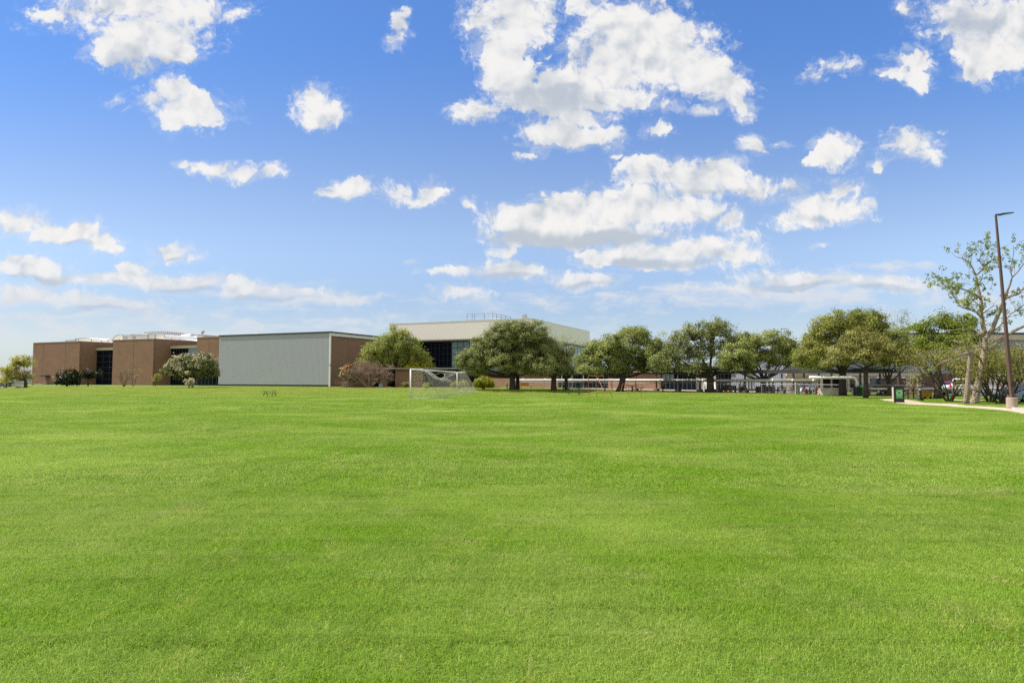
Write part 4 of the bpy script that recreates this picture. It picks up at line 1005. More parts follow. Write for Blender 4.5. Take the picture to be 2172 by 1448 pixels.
tree('flowering_tree', 'yellow and white flowering tree at the far left corner', 'tree', 54, 0, 5, 806,
     [(30,785,16,12),(40,770,16,10),(58,768,12,11),(22,798,12,7),(40,800,18,10),(15,805,9,4)], 'yellow', 43, 1.0, .26, D=150, per=32, crad=.95, extra=('blossom', .18, .2, .2))
tree('twiggy_tree', 'brown twiggy tree beside the far left brick corner', 'tree', 57, 0, 3, 808, [(52,795,10,12),(60,790,6,10)], 'buds', 44, .8, .18, D=147, per=16, crad=.9, twigs=1.0)

# bare, twiggy plants ------------------------------------------------------------------
def rec(mb, p, d, ln, rad, depth, r, spread, tips, rise=.15, n=3, keep=.72):
    d = d.normalized(); m = p + d * ln * .5 + Vector((r.uniform(-1,1), r.uniform(-1,1), r.uniform(-.3,1))) * ln * .06
    e = p + d * ln; mb.tube([p, m, e], [rad, rad * .85, rad * .68], 5 if depth > 1 else 3, cap=False)
    if depth == 0: tips.append((e, d)); return
    if depth <= 2: tips.append((e, d))
    for i in range(n if r.random() < .75 else n - 1):
        nd = d + Vector((r.gauss(0, 1), r.gauss(0, 1), r.gauss(0, .7) + rise)) * spread
        rec(mb, e if r.random() < .7 else p.lerp(e, r.uniform(.5, .9)), nd, ln * keep * r.uniform(.75, 1.2), max(rad * .62, .006), depth - 1, r, spread, tips, rise, n, keep)
def bare(name, label, cat, px, py, stems, h, depth, seed, D=None, spread=.42, rad=.06, splay=.5, bark='twig', leaf=None, lsize=.1, per=6, group=None, wide=1.0, n=3, rise=.15, keep=.72, cr=.25):
    r = random.Random(seed); rs = np.random.RandomState(seed); b = ground(px, py) if D is None else base(px, D)
    root = thing(name, label, cat, (b.x, b.y, gz(b.x, b.y)), 0, group); mb = MB(); tips = []
    for i in range(stems):
        a = 2 * PI * (i + r.random() * .5) / stems; sp = splay * r.uniform(.5, 1.1)
        d = Vector((math.cos(a) * sp * wide, math.sin(a) * sp * .7, 1))
        rec(mb, Vector((math.cos(a) * rad * 2, math.sin(a) * rad * 2, -.05)), d, h * r.uniform(.3, .4), rad * r.uniform(.8, 1.15), depth, r, spread, tips, rise, n, keep)
    mb.build('branches', M[bark], root, smooth=True)
    if leaf:
        P = []; Nn = []
        for e, d in tips:
            m = rs.poisson(per)
            if m: P.append(rs.normal(0, cr, (m, 3)) + np.array(e)); Nn.append(np.tile(np.array([0, 0, .6]), (m, 1)))
        V, Q = leaves(np.concatenate(P), np.concatenate(Nn), lsize, rs); npmesh('foliage', V, Q, LM[leaf], root)
    return root
bare('crape_myrtle', 'bare brown crape myrtle with a wide twiggy dome before the low brick entrance', 'shrub', 783, 821.5, 8, 4.4, 6, 51, D=118, spread=.42, rad=.12, splay=.85, leaf='buds', lsize=.05, per=2.2, wide=1.5, n=3, rise=.02, bark='bark_tan', keep=.74)
bare('bare_shrub', 'bare many-stemmed shrub against the second brick block', 'shrub', 263, 819.8, 6, 3.9, 3, 52, D=133, spread=.3, rad=.07, splay=.55, n=3)
bare('bare_shrub', 'small bare shrub with a few yellow leaves beside the larger bare shrub', 'shrub', 282, 820, 3, 3.9, 3, 53, D=133.5, spread=.3, rad=.06, splay=.25, leaf='sparse', lsize=.12, per=1.2, n=2)
G2 = 'many-stemmed crape myrtles by the car park'
bare('crape_myrtle', 'many-stemmed crape myrtle with yellowish young leaves, left of the tall leaning trunks', 'tree', 2014, 852, 8, 4.3, 4, 54, spread=.42, rad=.065, splay=.75, leaf='sparse', lsize=.055, per=9, group=G2, bark='bark', wide=1.25, cr=.22)
bare('crape_myrtle', 'many-stemmed crape myrtle just right of the tall leaning trunks', 'tree', 2101, 852.5, 8, 4.2, 4, 55, spread=.40, rad=.07, splay=.65, leaf='sparse', lsize=.055, per=8, group=G2, bark='bark', wide=1.2, cr=.22)
bare('crape_myrtle', 'many-stemmed crape myrtle close beside the lamp post base', 'tree', 2121, 856.5, 8, 4.0, 4, 56, spread=.42, rad=.075, splay=.7, leaf='sparse', lsize=.055, per=9, group=G2, bark='bark', wide=1.3, cr=.22)
bare('crape_myrtle', 'leafier crape myrtle behind the lamp post at the right edge', 'tree', 2168, 848, 8, 5.2, 4, 57, spread=.42, rad=.08, splay=.7, leaf='sparse', lsize=.06, per=10, group=G2, bark='bark', wide=1.2, cr=.28)

# the tall leaning tree, traced limb by limb --------------------------------------------
bt = ground(2067, 856.5); DT = bt.y; kT = DT / F
tall = thing('tall_tree', 'tall open tree with two leaning pale trunks and sparse young leaves', 'tree', (bt.x, bt.y, 0))
tw = MB(); rt_ = random.Random(61); tipsT = []
LIMB = [
 ([(2066,857.5),(2069,842),(2075,815),(2082,781),(2088,752),(2091,735),(2090,712)], [17,13,12.5,12,11.5,10.5,8.5], 0, 0),
 ([(2090,712),(2085,690),(2081,665),(2081,640),(2077,620),(2073,603),(2070,584)], [8.5,7.5,6.5,6,5,4.2,3.4], 0, .3),
 ([(2049,856),(2051,835),(2054,800),(2057,770),(2059,748)], [11,9,8.5,8,7], -.5, -.9),
 ([(2059,748),(2040,752),(2023,759),(2008,765),(1996,769)], [5,3.6,3,2.4,1.6], -.9, -1.6),
 ([(2059,748),(2070,752),(2080,762),(2083,772)], [5,4,4,4], -.9, -.1),
 ([(2070,584),(2062,566),(2054,555),(2041,548),(2026,544)], [3.2,2.4,2,1.6,1], .3, .8),
 ([(2041,548),(2044,538),(2048,534)], [1.4,1,.7], .6, .8),
 ([(2070,584),(2080,576),(2086,566),(2088,555),(2097,541),(2115,532),(2135,521)], [3,2.4,2,1.8,1.6,1.2,.8], .3, 1.2),
 ([(2086,566),(2078,553),(2079,545),(2088,530),(2096,521)], [1.8,1.4,1.2,1,.6], .5, -.4),
 ([(2088,570),(2105,565),(2120,562)], [1.7,1.2,.8], .4, 1.2),
 ([(2081,634),(2070,625),(2059,619),(2040,612),(2023,609),(2007,608),(2000,601),(1998,590)], [4.4,3.4,3,2.4,2,1.6,1.2,.8], .1, -1.5),
 ([(2040,612),(2036,604),(2048,600),(2060,604)], [1.6,1.2,1,.8], -.6, -1.2),
 ([(2082,672),(2072,663),(2060,657),(2041,652),(2030,641),(2021,625),(2014,612)], [5,4,3.4,2.8,2.2,1.7,1.1], 0, 1.6),
 ([(2021,625),(2008,615),(1998,608),(1985,603)], [1.5,1.2,1,.6], 1.2, 1.8),
 ([(2090,725),(2096,710),(2104,700),(2112,680),(2121,658),(2127,640),(2136,618),(2143,601),(2147,588)], [9,8,7.5,7,6.4,5,4,3.2,2.8], 0, -1.2),
 ([(2147,588),(2158,577),(2166,566),(2174,556),(2186,540)], [2.6,2.2,2,1.8,1.2], -1.2, -2),
 ([(2147,588),(2144,575),(2143,565),(2148,550),(2150,527),(2146,518)], [2.2,1.8,1.6,1.3,1,.6], -1.2, -.6),
 ([(2127,640),(2138,630),(2150,626),(2160,624),(2168,614),(2182,606)], [4,3.4,3,2.8,2.2,1.6], -.8, -.2),
 ([(2096,746),(2110,732),(2127,717),(2150,702),(2175,690),(2200,672),(2225,664)], [8,6.5,6,5.6,5,4,3], 0, 1.4),
 ([(2102,706),(2116,695),(2130,682),(2144,665),(2160,656),(2180,640)], [4.2,3.4,2.8,2.4,2,1.2], 0, 1.0),
 ([(2080,668),(2092,660),(2104,650),(2113,638)], [2.6,2,1.5,.8], 0, .9),
 ([(2079,650),(2068,640),(2060,632)], [2,1.4,.8], 0, -.8),
 ([(2075,606),(2082,592),(2084,580)], [2.4,1.6,1], 0, -.6),
 ([(2088,740),(2075,735),(2060,738),(2042,730),(2030,722)], [3.4,2.6,2,1.5,.8], 0, -1.0),
 ([(2090,718),(2078,708),(2068,712),(2052,700),(2040,696)], [3,2.4,1.8,1.4,.8], 0, -1.4),
]
for pts_, wd, d0, d1 in LIMB:
    n_ = len(pts_); P_ = [at(px, py, DT + d0 + (d1 - d0) * i / (n_ - 1)) - Vector((bt.x, bt.y, 0)) for i, (px, py) in enumerate(pts_)]
    if pts_[0][1] > 850: P_[0].z = -.08
    sm = [];  sr = []
    for i in range(n_ - 1):
        for t in (0, .5): 
            sm.append(P_[i].lerp(P_[i+1], t) + (Vector((rt_.uniform(-1,1), rt_.uniform(-1,1), 0)) * .02 if t and wd[i] < 6 else Vector())); sr.append((wd[i] + (wd[i+1] - wd[i]) * t) * kT / 2 * 1.12)
    sm.append(P_[-1]); sr.append(wd[-1] * kT / 2)
    tw.tube(sm, sr, 10 if max(wd) > 6 else 6)
    if max(wd) < 6:                                       # twigs off the thinner limbs
        for i in range(1, len(sm)):
            if rt_.random() < .85:
                dd = (sm[i] - sm[i-1]).normalized() + Vector((rt_.gauss(0,.8), rt_.gauss(0,.8), rt_.gauss(.25,.6)))
                rec(tw, sm[i], dd, rt_.uniform(.35, .7), max(.007, sr[i] * .4), 2, rt_, .55, tipsT, .2, 2, .75)
dead = MB(); dt_ = []
for pts_ in ([(2059,748),(2040,752),(2023,759),(2008,765),(1996,769)], [(2088,740),(2075,735),(2060,738),(2042,730),(2028,722)], [(2090,718),(2078,708),(2066,712),(2050,702),(2036,698)], [(2083,735),(2068,745),(2050,742),(2035,745)], [(2092,728),(2104,722),(2120,718),(2134,716)]):
    for a_, b_ in zip(pts_[:-1], pts_[1:]):
        for k_ in range(3):
            t_ = rt_.random(); q_ = at(a_[0] + (b_[0]-a_[0])*t_, a_[1] + (b_[1]-a_[1])*t_, DT - .6 + rt_.gauss(0, .25)) - Vector((bt.x, bt.y, 0))
            rec(dead, q_, Vector((rt_.gauss(-.3,.8), rt_.gauss(0,.8), rt_.gauss(.15,.7))), rt_.uniform(.3,.6), .016, 2, rt_, .6, dt_, .1, 2, .75)
dead.build('dead_twigs', M['pale_twig'], tall, smooth=True)
tw.build('trunk', M['bark_light'], tall, smooth=True)
for cx_, cy_, n_ in ((2058,590,5),(2075,600,6),(2090,600,5),(2048,625,5),(2062,640,7),(2078,655,7),(2095,640,5),(2050,660,5),(2066,675,7),(2090,670,5),(2110,615,4),(2040,640,4),(2100,585,4),(2035,590,4),(2026,600,4)):
    for k_ in range(n_):
        q_ = at(cx_ + rt_.gauss(0, 7), cy_ + rt_.gauss(0, 7), DT + rt_.gauss(0, .5)) - Vector((bt.x, bt.y, 0)); tipsT += [(q_, q_)] * 2
rsT = np.random.RandomState(62); P_ = []
for e_, d_ in tipsT:
    if rsT.rand() < .62: P_.append(rsT.normal(0, .075, (rsT.poisson(9) + 1, 3)) + np.array(e_))
P_ = np.concatenate(P_); V, Q = leaves(P_, np.tile(np.array([-.3, -.2, .5]), (len(P_), 1)), .058, rsT, .8); npmesh('foliage', V, Q, LM['bright'], tall)
# ------------------------------------------------------------------ soccer goal with a torn net
gl, gr_ = ground(870.5, 845), None
GH = at(870.5, 783, gl.y).z                                  # height of the bar from the photograph's proportions
t_ = (969.5 - CX) / F
Dr = (GH - HC) / (GH - HC) * gl.y * (HC - GH) / (HC - GH)
kk = (at(969.5, 789, 1.0).z - HC)                            # z rise per metre of depth towards the right post's top
Dr = (GH - HC) / kk; g2 = base(969.5, Dr)
gv_ = Vector((g2.x - gl.x, g2.y - gl.y, 0)); GL = gv_.length; ga = math.atan2(gv_.y, gv_.x)
goal = thing('soccer_goal', 'white soccer goal with a torn pale net sagging off its crossbar', 'goal', (gl.x, gl.y, 0), ga)
pr_ = .062
MB().tube([(0,0,0),(0,0,GH)], pr_, 10).build('goal_post', M['white'], goal, smooth=True)
MB().tube([(GL,0,0),(GL,0,GH)], pr_, 10).build('goal_post', M['white'], goal, smooth=True)
MB().tube([(-.05,0,GH),(GL+.05,0,GH)], pr_, 10).build('crossbar', M['white'], goal, smooth=True)
TD, BDp = 1.15, 2.75                                         # depth of the net at top and at the ground (towards -y, the right of the view)
for x in (0, GL):
    MB().tube([(x, 0, GH), (x, -TD, GH)], .03, 6).build('net_arm', M['white'], goal)
    MB().tube([(x, -TD, GH), (x, -BDp, .03)], .022, 6).build('stay', M['steel'], goal)
MB().tube([(0, 0, .03), (0, -BDp, .03), (GL, -BDp, .03), (GL, 0, .03)], .028, 6).build('ground_bar', M['white'], goal)
def netp(s, t):                                              # s along the goal, t from crossbar (0) back over and down (1)
    x = s * GL; L1 = TD; L2 = math.hypot(BDp - TD, GH); d = t * (L1 + L2)
    if d < L1: y, z = -d, GH
    else: f_ = (d - L1) / L2; y, z = -TD - (BDp - TD) * f_, GH * (1 - f_)
    edge = math.sin(PI * max(0, min(1, s)))
    sag = edge * (.75 * math.exp(-((s - .42) / .26) ** 2) * math.exp(-((t - .18) / .22) ** 2) + .32 * math.sin(PI * min(1, t * 1.1)))
    y += .55 * sag * (1 if t < .5 else .7); z -= sag * .95 + .05 * math.sin(19 * s + 7 * t) * edge
    return (x, y, max(.03, z))
ns, nt_ = 62, 34; nb = MB()
def torn(s, t): return ((s - .46) / .15) ** 2 + ((t - .06) / .15) ** 2 < 1
for i in range(ns + 1):
    run = []
    for k in range(nt_ + 1):
        s, t = i / ns, k / nt_
        if torn(s, t):
            if len(run) > 1: nb.tube(run, .006, 3, cap=False)
            run = []
        else: run.append(netp(s, t))
    if len(run) > 1: nb.tube(run, .006, 3, cap=False)
for k in range(nt_ + 1):
    run = []
    for i in range(ns + 1):
        s, t = i / ns, k / nt_
        if torn(s, t):
            if len(run) > 1: nb.tube(run, .006, 3, cap=False)
            run = []
        else: run.append(netp(s, t))
    if len(run) > 1: nb.tube(run, .006, 3, cap=False)
for x in (0, GL):                                            # side panels
    for i in range(1, 20):
        z = GH * i / 20; yb = -TD - (BDp - TD) * (1 - z / GH); nb.tube([(x, 0, z), (x, yb * .5, z - .12), (x, yb, z)], .006, 3, cap=False)
    for i in range(1, 22):
        y = -BDp * i / 22; zt2 = GH if y > -TD else GH * (1 - (-y - TD) / (BDp - TD)); nb.tube([(x, y, .03), (x, y, zt2)], .006, 3, cap=False)
nb.tube([netp(.46 + .15 * math.cos(a), max(0, .06 + .15 * math.sin(a))) for a in [2 * PI * i / 20 for i in range(21)]], .016, 4)
nb.build('net', M['net'], goal)

# ------------------------------------------------------------------ fitness frames
def legs(name, root, segs, m, r=.035):
    for s_ in segs: MB().tube(s_, r, 6).build(name, M[m], root)
P = lambda px, py: ground(px, py)
a = P(1249.5, 843); b = P(1264, 843.5); c = P(1287, 843.5); d = P(1299.5, 842)
D1 = a.y; zt1 = at(1248, 796, D1).z
fr1 = thing('exercise_frame', 'tall rust coloured pipe frame with slanting legs on the lawn', 'exercise frame', (a.x, a.y, 0))
k1 = D1 / F; o1 = Vector((a.x, a.y, 0))
def at1(px, py, dy=0): p = at(px, py, D1 + dy) - o1; return p
T1a, T1b, T1c, T1d = at1(1247.5, 796), at1(1264.5, 797.5, .9), at1(1268, 797.5, 2.0), at1(1279, 797.5, 2.6)
B1 = [Vector((0,0,0)), at1(1264, 797.5, .9) , 0, 0]
legs('leg', fr1, [[(0,0,0), T1a], [(T1b.x, T1b.y, 0), T1b], [(c.x - o1.x, c.y - o1.y, 0), T1c - Vector((.05,0,0))], [(d.x - o1.x, d.y - o1.y, 0), T1d]], 'rust', .03)
MB().tube([T1a, T1b, T1c - Vector((.05,0,0)), T1d], .03, 6).build('top_bar', M['orange'], fr1)
MB().tube([T1a, T1a + Vector((.1, .8, -.03)), T1c], .028, 6).build('top_bar', M['orange'], fr1)
a2 = P(1315, 838.5); D2 = a2.y; o2 = Vector((a2.x, a2.y, 0))
fr2 = thing('exercise_frame', 'low rust coloured pair of pipe hoops right of the tall frame', 'exercise frame', (a2.x, a2.y, 0))
for (pa, pt, pu, pb, yt) in ((1315, 1321.5, 1333, 1333.5, 813.5), (1342.5, 1349, 1360, 1360.3, 814.5)):
    A_, T_, U_, B_ = at(pa, 838.5, D2) - o2, at(pt, yt, D2 + .3) - o2, at(pu, yt - .2, D2 + .5) - o2, at(pb, 838.5, D2 + .5) - o2
    A_.z = B_.z = 0
    MB().tube([A_, T_ - Vector((.05,0,.08)), T_ + Vector((.06,0,0)), U_ - Vector((.06,0,0)), U_ - Vector((0,0,.08)), B_], .026, 6).build('hoop', M['rust'], fr2)
MB().tube([at(1333, 817, D2 + .5) - o2, at(1349, 817.5, D2 + .3) - o2], .022, 6).build('cross_bar', M['rust'], fr2)

# ------------------------------------------------------------------ picnic tables and benches
def picnic(label, px, py, w, m, group=None, rz=0):
    b = P(px, py); t = thing('picnic_table', label, 'table', (b.x, b.y, gz(b.x, b.y)), rz, group)
    MB().cbox(0, 0, .72, w, .75, .05).build('table_top', M[m], t)
    for y in (-.65, .65): MB().cbox(0, y, .43, w, .28, .045).build('seat', M[m], t)
    for x in (-w * .36, w * .36):
        f = MB(); f.tube([(x, -.7, 0), (x, -.25, .71)], .03, 6); f.tube([(x, .7, 0), (x, .25, .71)], .03, 6); f.tube([(x, -.7, .41), (x, .7, .41)], .025, 6)
        f.build('frame', M[m], t)
    return t
picnic('green wire picnic table on the lawn left of the tall rust frame', 1218, 838, 1.45, 'dgreen' if 'dgreen' in M else 'wood_dark')
_pt = picnic('faint green picnic table out on the lawn before the grey metal front', 572, 841, 1.2, 'mid_green')
_pt.scale = (.95, .8, .72)
b = P(1341, 830.5); t = thing('cafe_table', 'black round table with seats behind the low hoops', 'table', (b.x, b.y, 0))
MB().lathe((0,0,0), [(.4,0),(.4,.03),(.09,.05),(.09,.72),(.9,.74),(.9,.8),(0.01,.8)], 16).build('table_top', M['black'], t)
for s_ in (-1, 1):
    MB().lathe((s_*1.15,0,0), [(.05,.05),(.05,.44),(.36,.45),(.36,.52),(.01,.52)], 12).build('seat', M['black'], t)
    MB().tube([(0,0,.25),(s_*1.15,0,.1)], .035, 6).build('arm', M['black'], t)
b = base(1118, 104); t = thing('bench', 'yellow bench with a long arm in front of the brick wing', 'bench', (b.x, b.y, 0))
MB().cbox(-.2, 0, .42, 2.1, .45, .06).build('seat', M['yellow'], t); MB().cbox(-.4, .2, .55, 1.4, .05, .45).build('backrest', M['orange'], t)
for x in (-1, .6): MB().cbox(x, 0, 0, .08, .4, .42).build('leg', M['rust'], t)
MB().tube([(.8, 0, .46), (2.3, 0, .42), (2.5, 0, .2)], .04, 6).build('arm', M['yellow'], t)
def tree_bench(label, pa, pb, py, h, m='wood_dark', depth=.6, slats=True):
    a, b = P(pa, py), P(pb, py); w = b.x - a.x
    t = thing('bench', label, 'bench', ((a.x + b.x) / 2, a.y, 0), 0, 'dark wooden benches under the oaks')
    s = MB(); n = max(3, int(w / .14))
    for i in range(n): x = -w/2 + w * (i + .5) / n; s.cbox(x, -depth/2, 0, w / n * .86, .04, h - .06)
    s.build('front_boards', M[m], t); MB().cbox(0, 0, h - .06, w + .06, depth + .08, .06).build('seat', M[m], t)
    MB().cbox(0, depth/2, 0, w, .05, h - .065).build('back_board', M[m], t)
    return t
tree_bench('dark boxed bench around the base of the tall greyish oak', 1497, 1519, 832.3, .42)
tree_bench('dark boxed bench holding the base of the wide low oak', 1606, 1641, 833.2, .8, depth=.9)
tree_bench('short dark boxed bench where two people sit, right of the long bench', 1567, 1583, 832.6, .6)
a, b = P(1529, 833), P(1561, 833); w = b.x - a.x
t = thing('bench', 'long dark backed bench with orange boards below, two people on it', 'bench', ((a.x + b.x)/2, a.y, 0), 0, 'dark wooden benches under the oaks')
MB().cbox(0, .1, .44, w, .5, .06).build('seat', M['black'], t); MB().cbox(0, -.2, .5, w, .06, .42).build('backrest', M['black'], t)
for x in (-w/2 + .06, w/2 - .06): MB().cbox(x, .05, 0, .1, .5, .44).build('leg', M['black'], t)
for i, x in enumerate((-w*.12, w*.2)): MB().cbox(x, .3, .02, w * .26, .05, .34).build('board', M['orange'], t)

# ------------------------------------------------------------------ kiosk, bollards, bins, hydrants
b = P(1907.5, 854); kz = b.y / F; w = 19 * kz; h = 34.5 * kz
ks = thing('kiosk', 'black round-topped waste kiosk with a green poster beside the path', 'kiosk', (b.x, b.y, .03), math.radians(-21))
n = 12; pf = [(-w/2, 0), (w/2, 0), (w/2, h * .95)] + [(w/2 * math.cos(PI * i / n), h * .95 + h * .05 * math.sin(PI * i / n)) for i in range(1, n)] + [(-w/2, h * .95)]
MB().front(pf, -.06, .62).build('body', M['black'], ks, bevel=.012)
MB().box(-w/2 - .022, -w/2 - .003, -.02, .6, .02, h * .93).build('side_panel', M['path'], ks)
po = MB().box(-w * .31, w * .34, -.075, -.062, h * .23, h * .80).build('poster', M['screen_green'], ks)
rg = MB()
for r0, r1, yy_ in ((.17, .205, -.078), (.10, .15, -.079)):
    m_ = 24
    vs = [(w*.015 + r * math.cos(2*PI*i/m_), yy_, h * .575 + r * math.sin(2*PI*i/m_)) for i in range(m_) for r in (r0, r1)]
    rg.add(vs, [(2*i, 2*i+1, (2*i+3) % (2*m_), (2*i+2) % (2*m_)) for i in range(m_)])
rg.build('emblem', M['screen_pale'], po)
MB().cbox(w*.015, -.08, h * .55, .035, .004, .06).build('emblem', M['black'], po)
ln = MB()
for z_ in (.37, .335, .30): ln.cbox(w * .015, -.0785, h * z_, w * .42, .003, .012)
ln.cbox(w * .27, -.0785, h * .77, .05, .003, .05)
ln.build('text_lines', M['screen_pale'], po)
def bollard(px, py, label, h=.95, blk=False, D=None):
    b = P(px, py) if D is None else base(px, D)
    t = thing('bollard_light', label, 'bollard', (b.x, b.y, .0), 0, 'bollard lights along the walk')
    MB().lathe((0,0,0), [(.085,.0),(.085,h-.14)], 12).build('post', M['black'], t, smooth=False)
    MB().lathe((0,0,0), [(.08,h-.139),(.08,h-.05)], 12).build('lamp', M['lens'], t); MB().lathe((0,0,0), [(.1,h-.049),(.1,h-.01),(.05,h)], 12).build('cap', M['black'], t)
    if blk: MB().cbox(0, 0, 0, .34, .34, .26).build('base', M['wood_dark'], t)
bollard(1953, 849.5, 'bollard light on a dark block base right of the black kiosk', 1.02, True)
bollard(1075.5, 825, 'bollard light left of the big dark live oak trunk')
bollard(1195.5, 827, 'bollard light right of the sooty oak trunk, before the grey posts')
bollard(1406, 830.5, 'bollard light beside the blue-grey window end of the brick wing', 1.05)
bollard(1495.5, 829.8, 'bollard light in front of the white door')
bollard(1718, 836.5, 'bollard light left of the blue sign and red hydrants', 1.0)
bollard(845, 821, 'bollard light by the right dark doorway of the brick entrance', .95)
bollard(1633.5, 833.6, 'bollard light directly left of the standing man', .95)
bollard(1283, 829.5, 'bollard light behind the slanting legs of the tall rust frame')
def hydrant(px, py, label, h=.75):
    b = P(px, py); t = thing('hydrant', label, 'hydrant', (b.x, b.y, 0), 0, 'red hydrants by the bay')
    MB().lathe((0,0,0), [(.15,0),(.15,.05),(.1,.06),(.1,h*.7),(.14,h*.72),(.12,h*.88),(.04,h)], 12).build('barrel', M['red'], t)
    for s_ in (-1, 1): MB().tube([(0,0,h*.55),(s_*.2,0,h*.55)], .05, 8).build('outlet', M['red'], t)
hydrant(1709.5, 836.5, 'short red hydrant right of the small white car', .7)
hydrant(1731.5, 837, 'taller red hydrant under the blue sign', .95)
b = P(1734, 838); t = thing('handrail', 'white slanted railing beside the taller red hydrant', 'railing', (b.x, b.y, 0))
for dz in (0, .3): MB().tube([(0,-.05,.05+dz),(.45,.2,.45+dz)], .035, 6).build('rail', M['white'], t)
MB().tube([(.45,.2,0),(.45,.2,.75)], .035, 6).build('post', M['white'], t)
b = P(1728, 834.5); t = thing('sign', 'blue rectangular sign on posts left of the bay', 'sign', (b.x, b.y, 0)); zz = at(1728, 820, b.y).z
MB().cbox(0, 0, zz, .62, .03, .40).build('panel', M['sign_blue'], t)
ln = MB()
for i in range(3): ln.cbox(0, -.018, zz + .1 + .08 * i, .42 - .06 * i, .004, .03)
ln.build('lettering', M['white'], t)
for x in (-.25, .25): MB().tube([(x, .03, 0), (x, .03, zz + .35)], .025, 6).build('post', M['steel'], t)
b = P(1825, 840.5); t = thing('recycling_bin', 'green bin with a dark lid side next to the walking person', 'bin', (b.x, b.y, 0))
MB().side([(-.27,0),(.27,0),(.33,.92),(-.33,.92)], 0, .5).build('body', M['green'], t); MB().side([(-.36,.921),(.36,.921),(.3,1.02),(-.3,1.02)], -.02, .52).build('lid', M['green'], t)
MB().side([(-.26,0),(.26,0),(.31,.95),(-.31,.95)], -.52, -.02).build('body', M['black'], t)
b = P(1748, 833); t = thing('planter', 'small olive green box hung on the bay wall', 'planter', (b.x, 67.1, .45)); MB().side([(-.14,0),(.1,0),(.13,.5),(-.17,.5)], -.2, .2).build('box', M['brown_olive_box'] if 'brown_olive_box' in M else M['wood_dark'], t); MB().cbox(0, -.02, .5, .46, .36, .04).build('rim', M['green'], t)
b = P(1658.5, 834.5); t = thing('trash_can', 'round beige trash can right of the standing man', 'trash can', (b.x, b.y, 0))
MB().lathe((0,0,0), [(.27,0),(.29,.75)], 14).build('body', M['concrete'], t); MB().lathe((0,0,0), [(.3,.751),(.3,.8),(.12,.86)], 14).build('lid', M['wood_dark'], t)
for x in (-.45, .45): MB().cbox(x, 0, 0, .14, .14, .8).build('post', M['wood_dark'], t)
for i, px in enumerate((1688, 1692, 1695.5)):
    b = P(px, 836.5); o = MB().lathe((0,0,0), [(.085,0),(.085,1.25 - .1*i),(.05,1.32 - .1*i)], 10).build('bollard', M['pipe']); o.location = (b.x, b.y, 0)
    tag(o, ['tallest pale guard post at the left of three', 'middle pale guard post of three by the white car', 'shortest pale guard post beside the small white car'][i], 'bollard', 'pale guard posts')
# power box on posts with a hanging hose
b = P(1590, 830.5); t = thing('power_box', 'grey power cabinet raised on two dark posts with a looping cable', 'power box', (b.x, b.y, 0)); kz = b.y / F
MB().cbox(.25, 0, 2.05, 1.0, .5, .42).build('cabinet', M['steel'], t); MB().cbox(-.55, 0, 2.25, .55, .45, .25).build('cabinet', M['black'], t)
for x in (-.1, .3): MB().cbox(x, 0, 0, .14, .14, 2.045).build('post', M['wood_dark'], t)
for x in (-.2, .1, .45): MB().lathe((x,-.15,1.6), [(.1,0),(.14,.2),(.1,.4)], 10).build('insulator', M['pipe'], t)
MB().tube([(.55, -.05, 1.5), (.55, -.05, .9), (.62,-.05,.6), (.8,-.05,.4), (1.05,-.05,.36)], .04, 6).build('cable', M['wire'], t)
# backflow valves (red) and yellow cart
b = P(1938, 845); t = thing('fire_valve', 'red fire valve assembly with handwheels behind the kiosk', 'valve', (b.x, b.y, 0)); kz = b.y / F
MB().tube([(0,0,0),(0,0,1.45)], .06, 8).build('riser', M['red'], t); MB().tube([(-.75,0,.45),(.35,0,.45)], .075, 8).build('valve_body', M['red'], t); MB().tube([(-.5,0,0),(-.5,0,.8)], .055, 8).build('riser', M['red'], t)
for x, z in ((-.45, 1.02), (.05, 1.2), (-.1, .85)):
    wh = MB(); wh.tube([(x + .16*math.cos(2*PI*i/12), -.12, z + .16*math.sin(2*PI*i/12)) for i in range(13)], .022, 5); wh.tube([(x-.16,-.12,z),(x+.16,-.12,z)], .018, 4); wh.tube([(x,-.12,z-.16),(x,-.12,z+.16)], .018, 4); wh.tube([(x,-.12,z),(x,0.02,z)], .025, 5)
    wh.build('handwheel', M['red'], t)
for x in (-.75, -.2, .35): MB().lathe((x,0,.06), [(.13,0),(.13,.1)], 10).build('flange', M['white'], t)
b = P(1964, 845); t = thing('cart', 'bright yellow tub cart beside the stout pale trunk', 'cart', (b.x, b.y, 0)); kz = b.y / F
MB().front([(-.32,.12),(.32,.12),(.42,.62),(-.42,.62)], -.3, .3).build('tub', M['yellow'], t)
rm = MB(); rm.box(-.45,.45,-.34,.34,.621,.68); rm.build('rim', M['yellow'], t)
for x in (-.25, .25): MB().tube([(x,-.3,.1),(x,-.24,.1)], .1, 10).build('wheel', M['rubber'], t)

